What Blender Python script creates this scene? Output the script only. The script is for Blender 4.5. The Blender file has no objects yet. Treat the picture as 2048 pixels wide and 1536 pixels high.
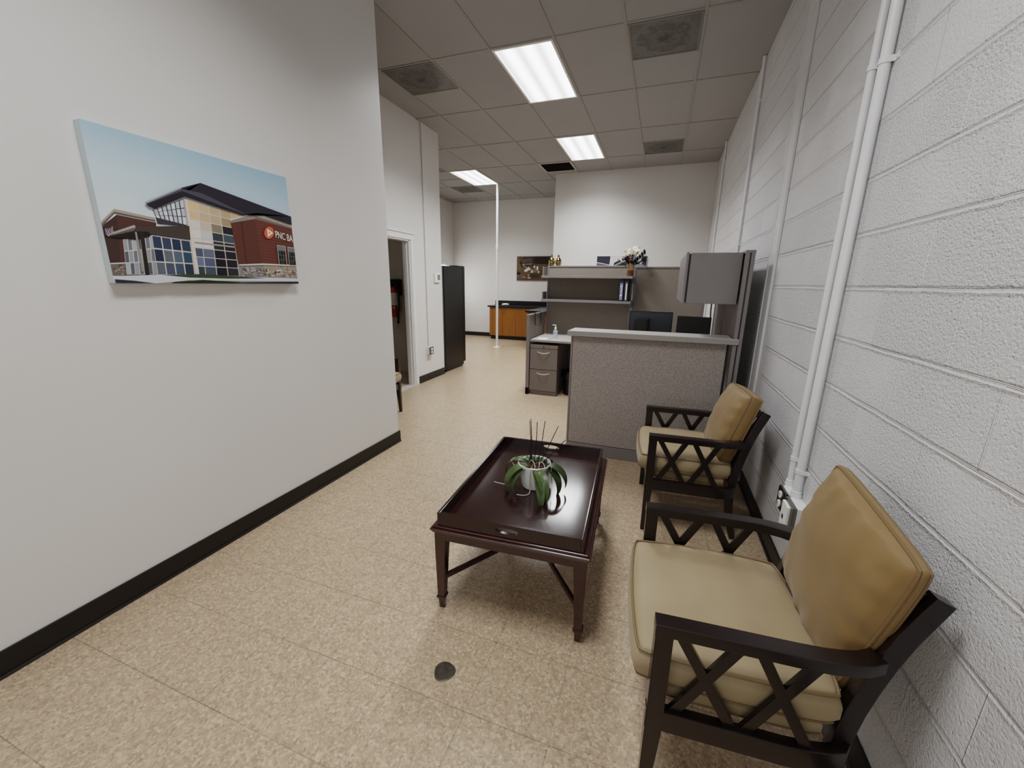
import bpy, bmesh, math, random
from mathutils import Vector, Matrix
random.seed(7)
SC = bpy.context.scene
COL = SC.collection
PI = math.pi
R_ = math.radians

# ---------------------------------------------------------------- helpers
def lin(h):
    if isinstance(h, str):
        v = [int(h[i:i+2], 16)/255 for i in (0, 2, 4)]
        return tuple((c/12.92 if c <= .04045 else ((c+.055)/1.055)**2.4) for c in v)
    return tuple(h)

class NT:
    """small node-tree writer"""
    def __init__(s, name):
        s.m = bpy.data.materials.new(name); s.m.use_nodes = True
        s.t = s.m.node_tree; s.b = s.t.nodes['Principled BSDF']
    def n(s, kind, **kw):
        nd = s.t.nodes.new('ShaderNode'+kind)
        for k, v in kw.items():
            if k in nd.inputs: nd.inputs[k].default_value = v
            else: setattr(nd, k, v)
        return nd
    def l(s, a, b): s.t.links.new(a, b)
    def math(s, op, a, b=None, c=None):
        nd = s.t.nodes.new('ShaderNodeMath'); nd.operation = op
        for i, v in enumerate((a, b, c)):
            if v is None: continue
            if isinstance(v, (int, float)): nd.inputs[i].default_value = v
            else: s.l(v, nd.inputs[i])
        return nd.outputs[0]
    def mix(s, f, a, b, mode='MIX'):
        nd = s.t.nodes.new('ShaderNodeMix'); nd.data_type = 'RGBA'; nd.blend_type = mode
        for i, v in ((0, f), (6, a), (7, b)):
            if isinstance(v, (int, float)): nd.inputs[i].default_value = v
            elif isinstance(v, tuple): nd.inputs[i].default_value = (*v, 1)
            else: s.l(v, nd.inputs[i])
        return nd.outputs[2]
    def ramp(s, f, stops):
        nd = s.t.nodes.new('ShaderNodeValToRGB'); e = nd.color_ramp.elements
        while len(e) < len(stops): e.new(.5)
        for el, (p, c) in zip(e, stops):
            el.position = p; el.color = (*c, 1)
        s.l(f, nd.inputs[0]); return nd.outputs[0]
    def coord(s, which='Object'):
        return s.t.nodes.new('ShaderNodeTexCoord').outputs[which]
    def noise(s, vec, scale, detail=4, rough=.5, out='Fac'):
        nd = s.n('TexNoise', Scale=scale, Detail=detail, Roughness=rough)
        s.l(vec, nd.inputs['Vector']); return nd.outputs[out]
    def bump(s, h, strength=.3, dist=.002, normal=None):
        nd = s.n('Bump', Strength=strength, Distance=dist); s.l(h, nd.inputs['Height'])
        if normal: s.l(normal, nd.inputs['Normal'])
        return nd.outputs[0]
    def set(s, **kw):
        for k, v in kw.items():
            k = k.replace('_', ' ')
            i = s.b.inputs[k]
            if hasattr(v, 'is_output'): s.l(v, i)
            elif isinstance(v, tuple) and len(v) == 3: i.default_value = (*v, 1)
            else: i.default_value = v
        return s

def pm(name, color, rough=.5, metal=0., spec=.5, var=0., vscale=6., bump=0., bscale=200., bdist=.001, coat=0., sheen=0.):
    t = NT(name); c = lin(color)
    t.set(Base_Color=c, Roughness=rough, Metallic=metal)
    t.b.inputs['Specular IOR Level'].default_value = spec
    if coat: t.b.inputs['Coat Weight'].default_value = coat; t.b.inputs['Coat Roughness'].default_value = .1
    if sheen: t.b.inputs['Sheen Weight'].default_value = sheen
    co = t.coord()
    if var:
        f = t.noise(co, vscale)
        t.set(Base_Color=t.ramp(f, [(.3, tuple(x*(1-var) for x in c)), (.7, tuple(min(1, x*(1+var)) for x in c))]))
    if bump:
        t.set(Normal=t.bump(t.noise(co, bscale, 3), bump, bdist))
    return t.m

_flat = {}
def flat(h, rough=.6):
    if h not in _flat:
        _flat[h] = pm('print_ink_'+h, h, rough, spec=.3)
    return _flat[h]

def join(bm, tmp, mat=0, M=None):
    if M is not None: bmesh.ops.transform(tmp, matrix=M, verts=tmp.verts)
    vs = [bm.verts.new(v.co) for v in tmp.verts]
    tmp.verts.index_update()
    for f in tmp.faces:
        try:
            nf = bm.faces.new([vs[v.index] for v in f.verts]); nf.material_index = mat; nf.smooth = True
        except ValueError: pass
    tmp.free()

def B(): return bmesh.new()

def box(bm, lo, hi, bev=0., mat=0, M=None, seg=2):
    t = bmesh.new(); bmesh.ops.create_cube(t, size=1)
    s = [abs(b-a) for a, b in zip(lo, hi)]; c = [(a+b)/2 for a, b in zip(lo, hi)]
    for v in t.verts: v.co = Vector([v.co[i]*s[i]+c[i] for i in range(3)])
    bev = min(bev, min(s)*.45)
    if bev > 0: bmesh.ops.bevel(t, geom=t.edges[:], offset=bev, segments=seg, affect='EDGES', profile=.5)
    join(bm, t, mat, M)

def bar(bm, p0, p1, w, d, up=(0, 0, 1), bev=0., mat=0):
    """a straight bar from p0 to p1, w wide across UP x dir, d deep along UP"""
    p0, p1 = Vector(p0), Vector(p1); a = (p1-p0); L = a.length; a.normalize()
    s = Vector(up).cross(a)
    if s.length < 1e-5: s = Vector((1, 0, 0)).cross(a)
    s.normalize(); u = a.cross(s)
    M = Matrix((s, u, a)).transposed().to_4x4(); M.translation = (p0+p1)/2
    box(bm, (-w/2, -d/2, -L/2), (w/2, d/2, L/2), bev, mat, M)

def ring_faces(bm, rings, close=False, cap=True, mat=0):
    n = len(rings[0]); k = len(rings)
    for i in range(k if close else k-1):
        a, b = rings[i], rings[(i+1) % k]
        for j in range(n):
            f = bm.faces.new((a[j], a[(j+1) % n], b[(j+1) % n], b[j])); f.material_index = mat; f.smooth = True
    if cap and not close:
        for r, rev in ((rings[0], True), (rings[-1], False)):
            f = bm.faces.new(list(reversed(r)) if rev else r); f.material_index = mat

def sweep(bm, pts, sect, up=(0, 0, 1), close=False, cap=True, mat=0, scale=None):
    """sweep a closed section [(side, up)] along pts, keeping UP upright"""
    pts = [Vector(p) for p in pts]; up = Vector(up); rings = []; n = len(pts)
    for i, p in enumerate(pts):
        if close: t = pts[(i+1) % n]-pts[i-1]
        else: t = pts[min(i+1, n-1)]-pts[max(i-1, 0)]
        t.normalize(); s = t.cross(up)
        if s.length < 1e-6: s = Vector((1, 0, 0))
        s.normalize(); u = s.cross(t); k = scale[i] if scale else 1
        rings.append([bm.verts.new(p+s*a*k+u*b*k) for a, b in sect])
    ring_faces(bm, rings, close, cap, mat)

def rrect(w, h, r=.004, n=3):
    out = []
    for cx, cy, a0 in ((w/2-r, h/2-r, 0), (-w/2+r, h/2-r, 90), (-w/2+r, -h/2+r, 180), (w/2-r, -h/2+r, 270)):
        for i in range(n+1):
            a = R_(a0+90*i/n); out.append((cx+r*math.cos(a), cy+r*math.sin(a)))
    return out

def tube(bm, pts, r, n=10, close=False, mat=0):
    pts = [Vector(p) for p in pts]; N = len(pts); rings = []; s = None
    for i, p in enumerate(pts):
        t = (pts[(i+1) % N]-pts[i-1]) if close else pts[min(i+1, N-1)]-pts[max(i-1, 0)]
        t.normalize()
        if s is None:
            s = t.cross(Vector((0, 0, 1)))
            if s.length < .1: s = t.cross(Vector((1, 0, 0)))
        s = (s-t*s.dot(t)).normalized(); u = t.cross(s); rr = r[i] if isinstance(r, (list, tuple)) else r
        rings.append([bm.verts.new(p+(s*math.cos(2*PI*k/n)+u*math.sin(2*PI*k/n))*rr) for k in range(n)])
    ring_faces(bm, rings, close, True, mat)

def lathe(bm, prof, c=(0, 0, 0), n=32, mat=0, cap=True, M=None):
    t = bmesh.new(); rings = []
    for r, z in prof:
        rings.append([t.verts.new((r*math.cos(2*PI*k/n), r*math.sin(2*PI*k/n), z)) for k in range(n)])
    for i in range(len(rings)-1):
        for j in range(n):
            t.faces.new((rings[i][j], rings[i][(j+1) % n], rings[i+1][(j+1) % n], rings[i+1][j]))
    if cap:
        t.faces.new(list(reversed(rings[0]))); t.faces.new(rings[-1])
    MM = Matrix.Translation(c) if M is None else Matrix.Translation(c) @ M
    join(bm, t, mat, MM)

def wloc(o):
    v = Vector((0, 0, 0))
    while o is not None: v += o.location; o = o.parent
    return v

def obj(name, bm, mats, parent=None, local=False, sharp=38):
    bmesh.ops.recalc_face_normals(bm, faces=bm.faces[:])
    if parent is not None and not local:
        bmesh.ops.translate(bm, vec=-wloc(parent), verts=bm.verts[:])
    me = bpy.data.meshes.new(name); bm.to_mesh(me); bm.free()
    for m in (mats if isinstance(mats, (list, tuple)) else [mats]): me.materials.append(m)
    me.polygons.foreach_set('use_smooth', [True]*len(me.polygons))
    me.set_sharp_from_angle(angle=R_(sharp))
    o = bpy.data.objects.new(name, me); COL.objects.link(o)
    wn_ = o.modifiers.new('weighted', 'WEIGHTED_NORMAL'); wn_.keep_sharp = True; wn_.weight = 80
    if parent is not None: o.parent = parent
    return o

def tag(o, label, cat, group=None, kind=None):
    o['label'] = label; o['category'] = cat
    if group: o['group'] = group
    if kind: o['kind'] = kind
    return o

def thing(name, label, cat, loc=(0, 0, 0), rotz=0., group=None):
    o = bpy.data.objects.new(name, None); COL.objects.link(o); o.empty_display_size = .1
    o.location = loc; o.rotation_euler = (0, 0, rotz)
    return tag(o, label, cat, group)

def struct(name, bm, m, parent=None, label=None, sharp=38):
    o = obj(name, bm, m, parent, sharp=sharp)
    if parent is None:
        o['kind'] = 'structure'
        if label: o['label'] = label
    return o

def dup(root, loc, rotz, label, group=None):
    r = root.copy(); COL.objects.link(r); r.location = loc; r.rotation_euler = (0, 0, rotz); r['label'] = label
    if group: r['group'] = group
    for ch in list(root.children):
        c = ch.copy(); COL.objects.link(c); c.parent = r
        for g in list(ch.children):
            d = g.copy(); COL.objects.link(d); d.parent = c
    return r

# ---------------------------------------------------------------- camera
def cam():
    yaw, pitch, roll = -.3430143, -.2459681, .0146369
    f = Vector((math.sin(yaw)*math.cos(pitch), math.cos(yaw)*math.cos(pitch), math.sin(pitch)))
    r = Vector((math.cos(yaw), -math.sin(yaw), 0)); u = r.cross(f)
    c, s = math.cos(roll), math.sin(roll)
    r2 = c*r+s*u; u2 = -s*r+c*u
    M = Matrix((r2, u2, -f)).transposed().to_4x4(); M.translation = (-.72174, 0, 1.48526)
    d = bpy.data.cameras.new('camera'); o = bpy.data.objects.new('camera', d); COL.objects.link(o)
    o.matrix_world = M; d.sensor_width = 36; d.lens = 805.455/2048*36; d.clip_start = .02
    SC.camera = o
cam()

# ---------------------------------------------------------------- room constants
LX, LY = -2.943, 3.036          # left partition face / far end
HX, HE = -4.0, 5.81             # hall wall face / far end
BX, BY = -2.89, 8.47            # white block at the back right
FX, FY = -6.3, 10.6             # far left / far back walls
CZ = 3.572
TX, TY, T = -1.819, 4.022, .6096
ZE, BH = 1.4877, .2032
YR = -2.2

# ---------------------------------------------------------------- surface materials
def m_paint(name, hexc, rough=.45, bump=.06):
    t = NT(name); co = t.coord(); c = lin(hexc)
    f = t.noise(co, 1.6, 3)
    t.set(Base_Color=t.ramp(f, [(.3, tuple(x*.97 for x in c)), (.7, c)]), Roughness=rough)
    t.set(Normal=t.bump(t.noise(co, 160, 3), bump, .002))
    return t.m

def m_block():
    t = NT('painted_cinder_block'); co = t.coord()
    sp = t.n('SeparateXYZ'); t.l(co, sp.inputs[0])
    v = t.math('SUBTRACT', sp.outputs[2], ZE-7*BH)
    u = t.math('SUBTRACT', sp.outputs[1], 1.7698+.2032-4.064)
    # wobble the joints a little
    wob = t.math('MULTIPLY', t.math('SUBTRACT', t.noise(co, 5, 2), .5), .008)
    v2 = t.math('ADD', v, wob)
    cb = t.n('CombineXYZ'); t.l(u, cb.inputs[0]); t.l(v2, cb.inputs[1])
    br = t.n('TexBrick', offset=.5, offset_frequency=2)
    for k, x in (('Scale', 1), ('Mortar Size', .004), ('Mortar Smooth', .6), ('Brick Width', .4064), ('Row Height', .2032), ('Bias', 0)): br.inputs[k].default_value = x
    br.inputs['Color1'].default_value = (0, 0, 0, 1); br.inputs['Color2'].default_value = (1, 1, 1, 1)
    t.l(cb.outputs[0], br.inputs['Vector'])
    # horizontal joint: raked groove with a raised lower lip
    fr = t.math('FRACT', t.math('ADD', t.math('DIVIDE', v2, BH), .5))
    d = t.math('MULTIPLY', t.math('SUBTRACT', fr, .5), BH)          # metres from the joint
    groove = t.math('SUBTRACT', 1, t.math('SMOOTH_MIN', t.math('DIVIDE', t.math('ABSOLUTE', d), .0075), 1, .3))
    d2 = t.math('ADD', d, .009)
    lip = t.math('SUBTRACT', 1, t.math('SMOOTH_MIN', t.math('DIVIDE', t.math('ABSOLUTE', d2), .009), 1, .3))
    # pores: patchy strength, each block a different face
    bl = t.n('SeparateColor'); t.l(br.outputs['Color'], bl.inputs[0])
    patch = t.ramp(t.math('ADD', t.math('MULTIPLY', t.noise(co, 3.2, 2), .65), t.math('MULTIPLY', bl.outputs[0], .35)), [(.33, (.45,)*3), (.62, (1,)*3)])
    n1 = t.noise(co, 105, 4, .65); n2 = t.noise(co, 240, 2, .6)
    vo = t.n('TexVoronoi', Scale=70.); t.l(co, vo.inputs['Vector'])
    pits = t.ramp(vo.outputs['Distance'], [(.05, (0, 0, 0)), (.35, (1, 1, 1))])
    por = t.math('ADD', t.math('MULTIPLY', n1, 1.2), t.math('ADD', t.math('MULTIPLY', n2, .5), t.math('MULTIPLY', pits, .35)))
    por = t.math('MULTIPLY', por, patch)
    h = t.math('ADD', t.math('MULTIPLY', por, .0066), t.math('MULTIPLY', groove, -.006))
    h = t.math('ADD', h, t.math('MULTIPLY', lip, .0035))
    h = t.math('ADD', h, t.math('MULTIPLY', br.outputs['Fac'], .0045))
    nrm = t.bump(h, 1., 1.)
    c = lin('d8d7d8')
    base = t.mix(t.math('MULTIPLY', t.math('MULTIPLY', groove, groove), .38), c, tuple(x*.45 for x in c))
    base = t.mix(t.math('MULTIPLY', br.outputs['Fac'], t.math('SUBTRACT', .3, t.math('MULTIPLY', groove, .3))), base, lin('f4f4f4'))
    t.set(Base_Color=base, Roughness=.42, Normal=nrm)
    return t.m

def m_floor():
    t = NT('speckled_vinyl_tile'); co = t.coord()
    sp = t.n('SeparateXYZ'); t.l(co, sp.inputs[0])
    # irregular chips
    wv = t.n('Mapping'); wv.inputs['Scale'].default_value = (1, 1, 0); t.l(co, wv.inputs['Vector'])
    dis = t.n('TexNoise', Scale=60., Detail=2.); t.l(wv.outputs[0], dis.inputs['Vector'])
    vadd = t.n('VectorMath', operation='MULTIPLY_ADD'); t.l(dis.outputs['Color'], vadd.inputs[0]); vadd.inputs[1].default_value = (.016, .016, 0); t.l(wv.outputs[0], vadd.inputs[2])
    vo = t.n('TexVoronoi', Scale=110.); t.l(vadd.outputs[0], vo.inputs['Vector'])
    s2 = t.n('SeparateColor'); t.l(vo.outputs['Color'], s2.inputs[0])
    chips = t.ramp(s2.outputs[0], [(0., lin('8a7764')), (.16, lin('9b876f')), (.34, lin('aa957e')), (.62, lin('b19c83')), (.84, lin('c0ac93')), (1., lin('cfbfa9'))])
    vo2 = t.n('TexVoronoi', Scale=230.); t.l(vadd.outputs[0], vo2.inputs['Vector'])
    s3 = t.n('SeparateColor'); t.l(vo2.outputs['Color'], s3.inputs[0])
    chips2 = t.ramp(s3.outputs[1], [(0., lin('86735e')), (.25, lin('a6927a')), (.75, lin('b29d85')), (1., lin('cbbba5'))])
    base = t.mix(.42, chips, chips2)
    big = t.noise(co, .9, 2)
    base = t.mix(1., base, t.ramp(big, [(.3, (.93, .91, .88)), (.7, (1.0, .99, .97))]), 'MULTIPLY')
    # tile seams
    def seam(c, off, wd):
        fr = t.math('FRACT', t.math('ADD', t.math('DIVIDE', t.math('SUBTRACT', c, off), .3048), .5))
        d = t.math('ABSOLUTE', t.math('MULTIPLY', t.math('SUBTRACT', fr, .5), .3048))
        return t.math('SUBTRACT', 1, t.math('MINIMUM', t.math('DIVIDE', d, wd), 1))
    sx = seam(sp.outputs[0], -1.541-9.144, .0022); sy = seam(sp.outputs[1], 1.2967-9.144, .0026)
    vis = t.ramp(t.noise(co, 2.3, 3), [(.3, (.35,)*3), (.7, (1,)*3)])
    sm = t.math('MULTIPLY', t.math('MAXIMUM', t.math('MULTIPLY', sx, .8), sy), t.math('MULTIPLY', vis, .9))
    base = t.mix(sm, base, lin('4c4032'))
    t.set(Base_Color=base)
    rg = t.noise(co, 14, 3)
    t.set(Roughness=t.math('ADD', .26, t.math('MULTIPLY', rg, .16)))
    h = t.math('ADD', t.math('MULTIPLY', t.noise(co, 55, 2), .0006), t.math('MULTIPLY', sm, -.0008))
    t.set(Normal=t.bump(h, .5, 1.))
    t.b.inputs['Specular IOR Level'].default_value = .45
    return t.m

def m_fabric(name, a, b, scale=190):
    t = NT(name); co = t.coord()
    f = t.noise(co, scale, 2, .6); f2 = t.noise(co, scale*2.7, 2, .6)
    f = t.math('ADD', t.math('MULTIPLY', f, .6), t.math('MULTIPLY', f2, .4))
    t.set(Base_Color=t.ramp(f, [(.36, lin(a)), (.62, lin(b))]), Roughness=.92)
    t.set(Normal=t.bump(f, .4, .002)); t.b.inputs['Specular IOR Level'].default_value = .2
    return t.m

def m_satin(name, a, b):
    t = NT(name); co = t.coord()
    f = t.noise(co, 4.5, 3, .5)
    c = t.ramp(f, [(.3, lin(a)), (.72, lin(b))])
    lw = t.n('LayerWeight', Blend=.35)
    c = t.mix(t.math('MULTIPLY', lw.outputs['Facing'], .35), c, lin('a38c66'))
    t.set(Base_Color=c, Roughness=.55)
    t.b.inputs['Specular IOR Level'].default_value = .3
    t.b.inputs['Sheen Weight'].default_value = .15
    wr = t.n('TexNoise', Scale=11., Detail=2., Roughness=.5, Distortion=.5); t.l(co, wr.inputs['Vector'])
    n1 = t.bump(wr.outputs['Fac'], .12, .015)
    t.set(Normal=t.bump(t.noise(co, 600, 2), .12, .0006, n1))
    return t.m

def m_wood(name, a, b, rough=.25, axis=0, coat=.3, scale=6.):
    t = NT(name); co = t.coord()
    mp = t.n('Mapping'); s = [scale*6]*3; s[axis] = scale*.5; mp.inputs['Scale'].default_value = s; t.l(co, mp.inputs['Vector'])
    f = t.noise(mp.outputs[0], 1., 5, .6)
    t.set(Base_Color=t.ramp(f, [(.3, lin(a)), (.7, lin(b))]), Roughness=rough)
    t.b.inputs['Coat Weight'].default_value = coat; t.b.inputs['Coat Roughness'].default_value = .12
    t.set(Normal=t.bump(f, .08, .001))
    return t.m

def m_emit(name, c, s):
    t = NT(name); t.set(Base_Color=(.9, .9, .9), Emission_Color=c); t.b.inputs['Emission Strength'].default_value = s
    return t.m

WALLW = m_paint('white_wall_paint', 'dcdad7', .38)
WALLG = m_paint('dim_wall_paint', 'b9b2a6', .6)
BLOCK = m_block(); FLOOR = m_floor()
WTRIM = pm('white_trim_paint', 'e2e1df', .35, var=.02)
BLACKB = pm('black_rubber_base', '191714', .38, var=.15)
EDGEHL = pm('black_rubber_toe', '2a2625', .3)
CEILT = None
def m_ceiling():
    t = NT('mineral_fibre_tile'); co = t.coord()
    sp = t.n('SeparateXYZ'); t.l(co, sp.inputs[0])
    ix = t.math('FLOOR', t.math('DIVIDE', t.math('SUBTRACT', sp.outputs[0], TX), T))
    iy = t.math('FLOOR', t.math('DIVIDE', t.math('SUBTRACT', sp.outputs[1], TY), 2*T))
    cb = t.n('CombineXYZ'); t.l(ix, cb.inputs[0]); t.l(iy, cb.inputs[1])
    wn = t.n('TexWhiteNoise'); t.l(cb.outputs[0], wn.inputs['Vector'])
    c = lin('9e9d9c')
    base = t.ramp(wn.outputs['Value'], [(0, tuple(x*.93 for x in c)), (1, c)])
    base = t.mix(.25, base, t.ramp(t.noise(co, 3, 3), [(.3, tuple(x*.86 for x in c)), (.7, c)]))
    f = t.noise(co, 180, 3, .7)
    t.set(Base_Color=base, Roughness=.95, Normal=t.bump(f, .25, .002))
    return t.m
CEILT = m_ceiling(); TBAR = pm('ceiling_grid_metal', '93908c', .6)

# ---------------------------------------------------------------- room shell
b = B(); box(b, (-6.5, YR-.1, -.1), (.1, FY+.2, 0)); struct('floor', b, FLOOR)
b = B(); box(b, (-6.5, YR-.1, CZ+.006), (.1, FY+.2, CZ+.1))
for k in range(-8, 4):
    x = TX+k*T
    if x < .01: box(b, (x-.012, YR, CZ), (x+.012, FY, CZ+.0065), 0, 1)
for j in range(-5, 6):
    y = TY+j*2*T
    if y < FY: box(b, (-6.4, y-.012, CZ+.0004), (.0, y+.012, CZ+.0065), 0, 1)
# half rows beside the square air vents
for (i, j) in ((1, 0), (-3, 0), (1, 2), (-2, 3), (-6, 4), (-6, 3)):
    box(b, (TX+i*T, TY+(j*2+1)*T-.012, CZ+.0002), (TX+(i+1)*T, TY+(j*2+1)*T+.012, CZ+.0065), 0, 1)
struct('ceiling', b, [CEILT, TBAR])
b = B(); box(b, (0, YR-.1, 0), (.1, FY+.2, CZ+.05)); struct('wall_right', b, BLOCK)
b = B(); box(b, (LX-.115, YR, 0), (LX, LY, CZ+.05), .004); struct('wall_left', b, WALLW)
DY0, DY1, DZ = 4.03, 4.945, 2.03
b = B(); box(b, (HX-.24, YR, 0), (HX-.14, DY0-.15, CZ+.05)); box(b, (HX-.14, DY0-.25, 0), (HX, DY0, CZ+.05)); box(b, (HX-.1, DY1, 0), (HX, HE, CZ+.05)); box(b, (HX-.1, DY0, DZ), (HX, DY1, CZ+.05))
struct('wall_hall', b, WALLW)
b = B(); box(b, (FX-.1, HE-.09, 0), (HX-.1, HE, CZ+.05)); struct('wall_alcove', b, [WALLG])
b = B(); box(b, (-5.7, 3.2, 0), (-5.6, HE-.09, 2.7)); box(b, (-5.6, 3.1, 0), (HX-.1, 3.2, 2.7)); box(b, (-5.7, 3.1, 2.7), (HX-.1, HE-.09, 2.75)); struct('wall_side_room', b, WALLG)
b = B(); box(b, (BX, BY, 0), (0, FY+.1, CZ+.05), .003); struct('wall_back', b, WALLW)
b = B(); box(b, (FX-.1, FY, 0), (BX+.05, FY+.1, CZ+.05)); struct('wall_far', b, WALLW)
WY0, WY1, WZ0, WZ1 = 9.05, 10.2, .95, 1.93
b = B(); box(b, (FX-.1, HE, 0), (FX, WY0, CZ+.05)); box(b, (FX-.1, WY1, 0), (FX, FY, CZ+.05)); box(b, (FX-.1, WY0, WZ1), (FX, WY1, CZ+.05)); box(b, (FX-.1, WY0, 0), (FX, WY1, WZ0)); struct('wall_far_left', b, WALLW)
b = B(); box(b, (-6.4, YR-.1, 0), (0, YR, CZ+.05)); struct('wall_rear', b, WALLW)

def baseboard(name, runs):
    bb = B()
    for (x0, y0, x1, y1, nx, ny) in runs:
        lo = (min(x0, x1)+min(0, nx*.011), min(y0, y1)+min(0, ny*.011), 0); hi = (max(x0, x1)+max(0, nx*.011), max(y0, y1)+max(0, ny*.011), .1076)
        box(bb, lo, hi, .003)
        lo = (min(x0, x1)+min(0, nx*.020), min(y0, y1)+min(0, ny*.020), 0); hi = (max(x0, x1)+max(0, nx*.020), max(y0, y1)+max(0, ny*.020), .013)
        box(bb, lo, hi, .005, 1)
    struct(name, bb, [BLACKB, EDGEHL])
baseboard('baseboard_left', [(LX, YR, LX, LY+.011, 1, 0), (LX-.115, LY, LX+.011, LY, 0, 1)])
baseboard('baseboard_hall', [(HX, 5.055, HX, HE, 1, 0), (HX-.14, YR, HX-.14, DY0-.25, 1, 0)])
baseboard('baseboard_far', [(FX, FY, -5.03, FY, 0, -1)])
baseboard('baseboard_right', [(0, YR, 0, BY, -1, 0)])
baseboard('baseboard_back', [(BX, BY, 0, BY, 0, -1)])

# door frame of the side room
WIN = None
dr = B()
for y0, y1 in ((DY1, DY1+.085), (DY0-.085, DY0)):
    box(dr, (HX, y0, 0), (HX+.014, y1, DZ+.02), .004)
    yy = (y0+.012, y0+.03) if y0 > DY0 else (y1-.03, y1-.012)
    box(dr, (HX+.008, yy[0], 0), (HX+.022, yy[1], DZ+.01), .004)
box(dr, (HX, DY0-.11, DZ), (HX+.018, DY1+.11, DZ+.088), .006)
box(dr, (HX, DY0-.105, DZ+.074), (HX+.03, DY1+.105, DZ+.092), .006)
for y0, y1 in ((DY1-.018, DY1+.001), (DY0-.001, DY0+.018)):
    box(dr, (HX-.101, y0, 0), (HX+.004, y1, DZ), .002)
    ym = (y0+y1)/2+(-.014 if y0 > DY0+.1 else .014)
    box(dr, (HX-.065, ym-.006, 0), (HX-.03, ym+.006, DZ-.015), .002)
box(dr, (HX-.101, DY0, DZ-.018), (HX+.004, DY1, DZ+.001), .002)
door = struct('door_1', dr, WTRIM)
STEEL = pm('brushed_steel', '9a9a98', .3, 1.)
DSTEEL = pm('dull_steel', '4a4642', .4, 1.)
b = B(); box(b, (HX-.07, DY1-.022, .95), (HX-.03, DY1-.0175, 1.02), .001); box(b, (HX-.06, DY1-.024, .965), (HX-.04, DY1-.021, 1.005), 0, 0); obj('strike_plate', b, DSTEEL, door)
b = B(); box(b, (HX-.11, DY0, -.001), (HX+.03, DY1, .008), .003); obj('threshold', b, pm('pale_threshold', 'b9b2aa', .4), door)

# far window
b = B()
for lo, hi in (((FX-.02, WY0-.07, WZ0-.07), (FX+.02, WY0, WZ1+.07)), ((FX-.02, WY1, WZ0-.07), (FX+.02, WY1+.07, WZ1+.07)), ((FX-.02, WY0, WZ1), (FX+.02, WY1, WZ1+.075)), ((FX-.02, WY0, WZ0-.07), (FX+.04, WY1, WZ0))): box(b, lo, hi, .006)
wn = struct('window_1', b, WTRIM)
b = B(); box(b, (FX-.06, WY0, WZ0), (FX-.05, WY1, WZ1)); obj('window_pane', b, m_emit('daylight_glass', (1, 1, 1), 3.), wn)

# boxed chase on the block wall
b = B(); box(b, (-.018, 3.292, 0), (.0, 3.44, CZ), .005); box(b, (-.024, 3.425, 0), (0, 3.447, CZ), .006); struct('trim_1', b, pm('chase_paint', 'd2d1d2', .4, var=.02))

# ---------------------------------------------------------------- ceiling fixtures
LITE = None
def m_diffuser():
    t = NT('lit_prismatic_diffuser'); co = t.coord()
    sp = t.n('SeparateXYZ'); t.l(co, sp.inputs[0])
    w = t.math('SINE', t.math('MULTIPLY', t.math('ADD', sp.outputs[0], .0), 2*PI/.19))
    w = t.math('MULTIPLY', t.math('ADD', w, 1), .5)
    s = t.math('ADD', LS*.42, t.math('MULTIPLY', w, LS*.9))
    t.set(Base_Color=(.9, .9, .9), Emission_Color=(.97, .985, 1.), Emission_Strength=s)
    t.set(Normal=t.bump(t.noise(co, 90, 2), .3, .003))
    return t.m
LS = 3.2
LITE = m_diffuser(); LFRAME = pm('light_frame_white', 'e8e8e6', .4)
def ceiling_light(i, j, label):
    x0, y0 = TX+i*T, TY+j*2*T; x1, y1 = x0+T, y0+2*T
    t = thing('ceiling_light', label, 'light', ((x0+x1)/2, (y0+y1)/2, CZ), 0, 'recessed ceiling light panels')
    b = B(); z0, z1 = CZ-.006, CZ+.01; m = .014; w = .022
    for lo, hi in (((x0+m, y0+m), (x1-m, y0+m+w)), ((x0+m, y1-m-w), (x1-m, y1-m)), ((x0+m, y0+m+w), (x0+m+w, y1-m-w)), ((x1-m-w, y0+m+w), (x1-m, y1-m-w))):
        box(b, (*lo, z0), (*hi, z1), .002)
    obj('light_frame', b, LFRAME, t)
    b = B(); box(b, (x0+m+w, y0+m+w, CZ-.001), (x1-m-w, y1-m-w, CZ+.009)); obj('diffuser', b, LITE, t)
ceiling_light(-1, 0, 'largest looking lit ceiling panel, between the two nearest sooty air vents')
ceiling_light(-1, 2, 'lit fluorescent ceiling panel in front of the dark return grille, middle of the three')
ceiling_light(-5, 3, 'lit fluorescent ceiling panel beside the top of the white pole')

def m_dirty():
    t = NT('sooty_perforated_metal'); co = t.coord()
    ln = t.n('VectorMath', operation='LENGTH'); t.l(co, ln.inputs[0])
    nz = t.n('TexNoise', Scale=7., Detail=4., Roughness=.7, Distortion=1.5); t.l(co, nz.inputs['Vector'])
    f = t.math('ADD', ln.outputs['Value'], t.math('MULTIPLY', t.math('SUBTRACT', nz.outputs['Fac'], .5), .45))
    c = t.ramp(f, [(.0, lin('3d3836')), (.1, lin('625f5c')), (.17, lin('4f4d4a')), (.24, lin('6a6865')), (.34, lin('5c5a58')), (.45, lin('575653'))])
    vo = t.n('TexVoronoi', Scale=150.); t.l(co, vo.inputs['Vector'])
    c = t.mix(t.ramp(vo.outputs['Distance'], [(.2, (.55,)*3), (.3, (0, 0, 0))]), c, lin('4a4845'))
    t.set(Base_Color=c, Roughness=.5, Metallic=.2); return t.m
DIRTY = m_dirty(); VFR = pm('vent_frame_grey', '6f6c69', .5)
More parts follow.
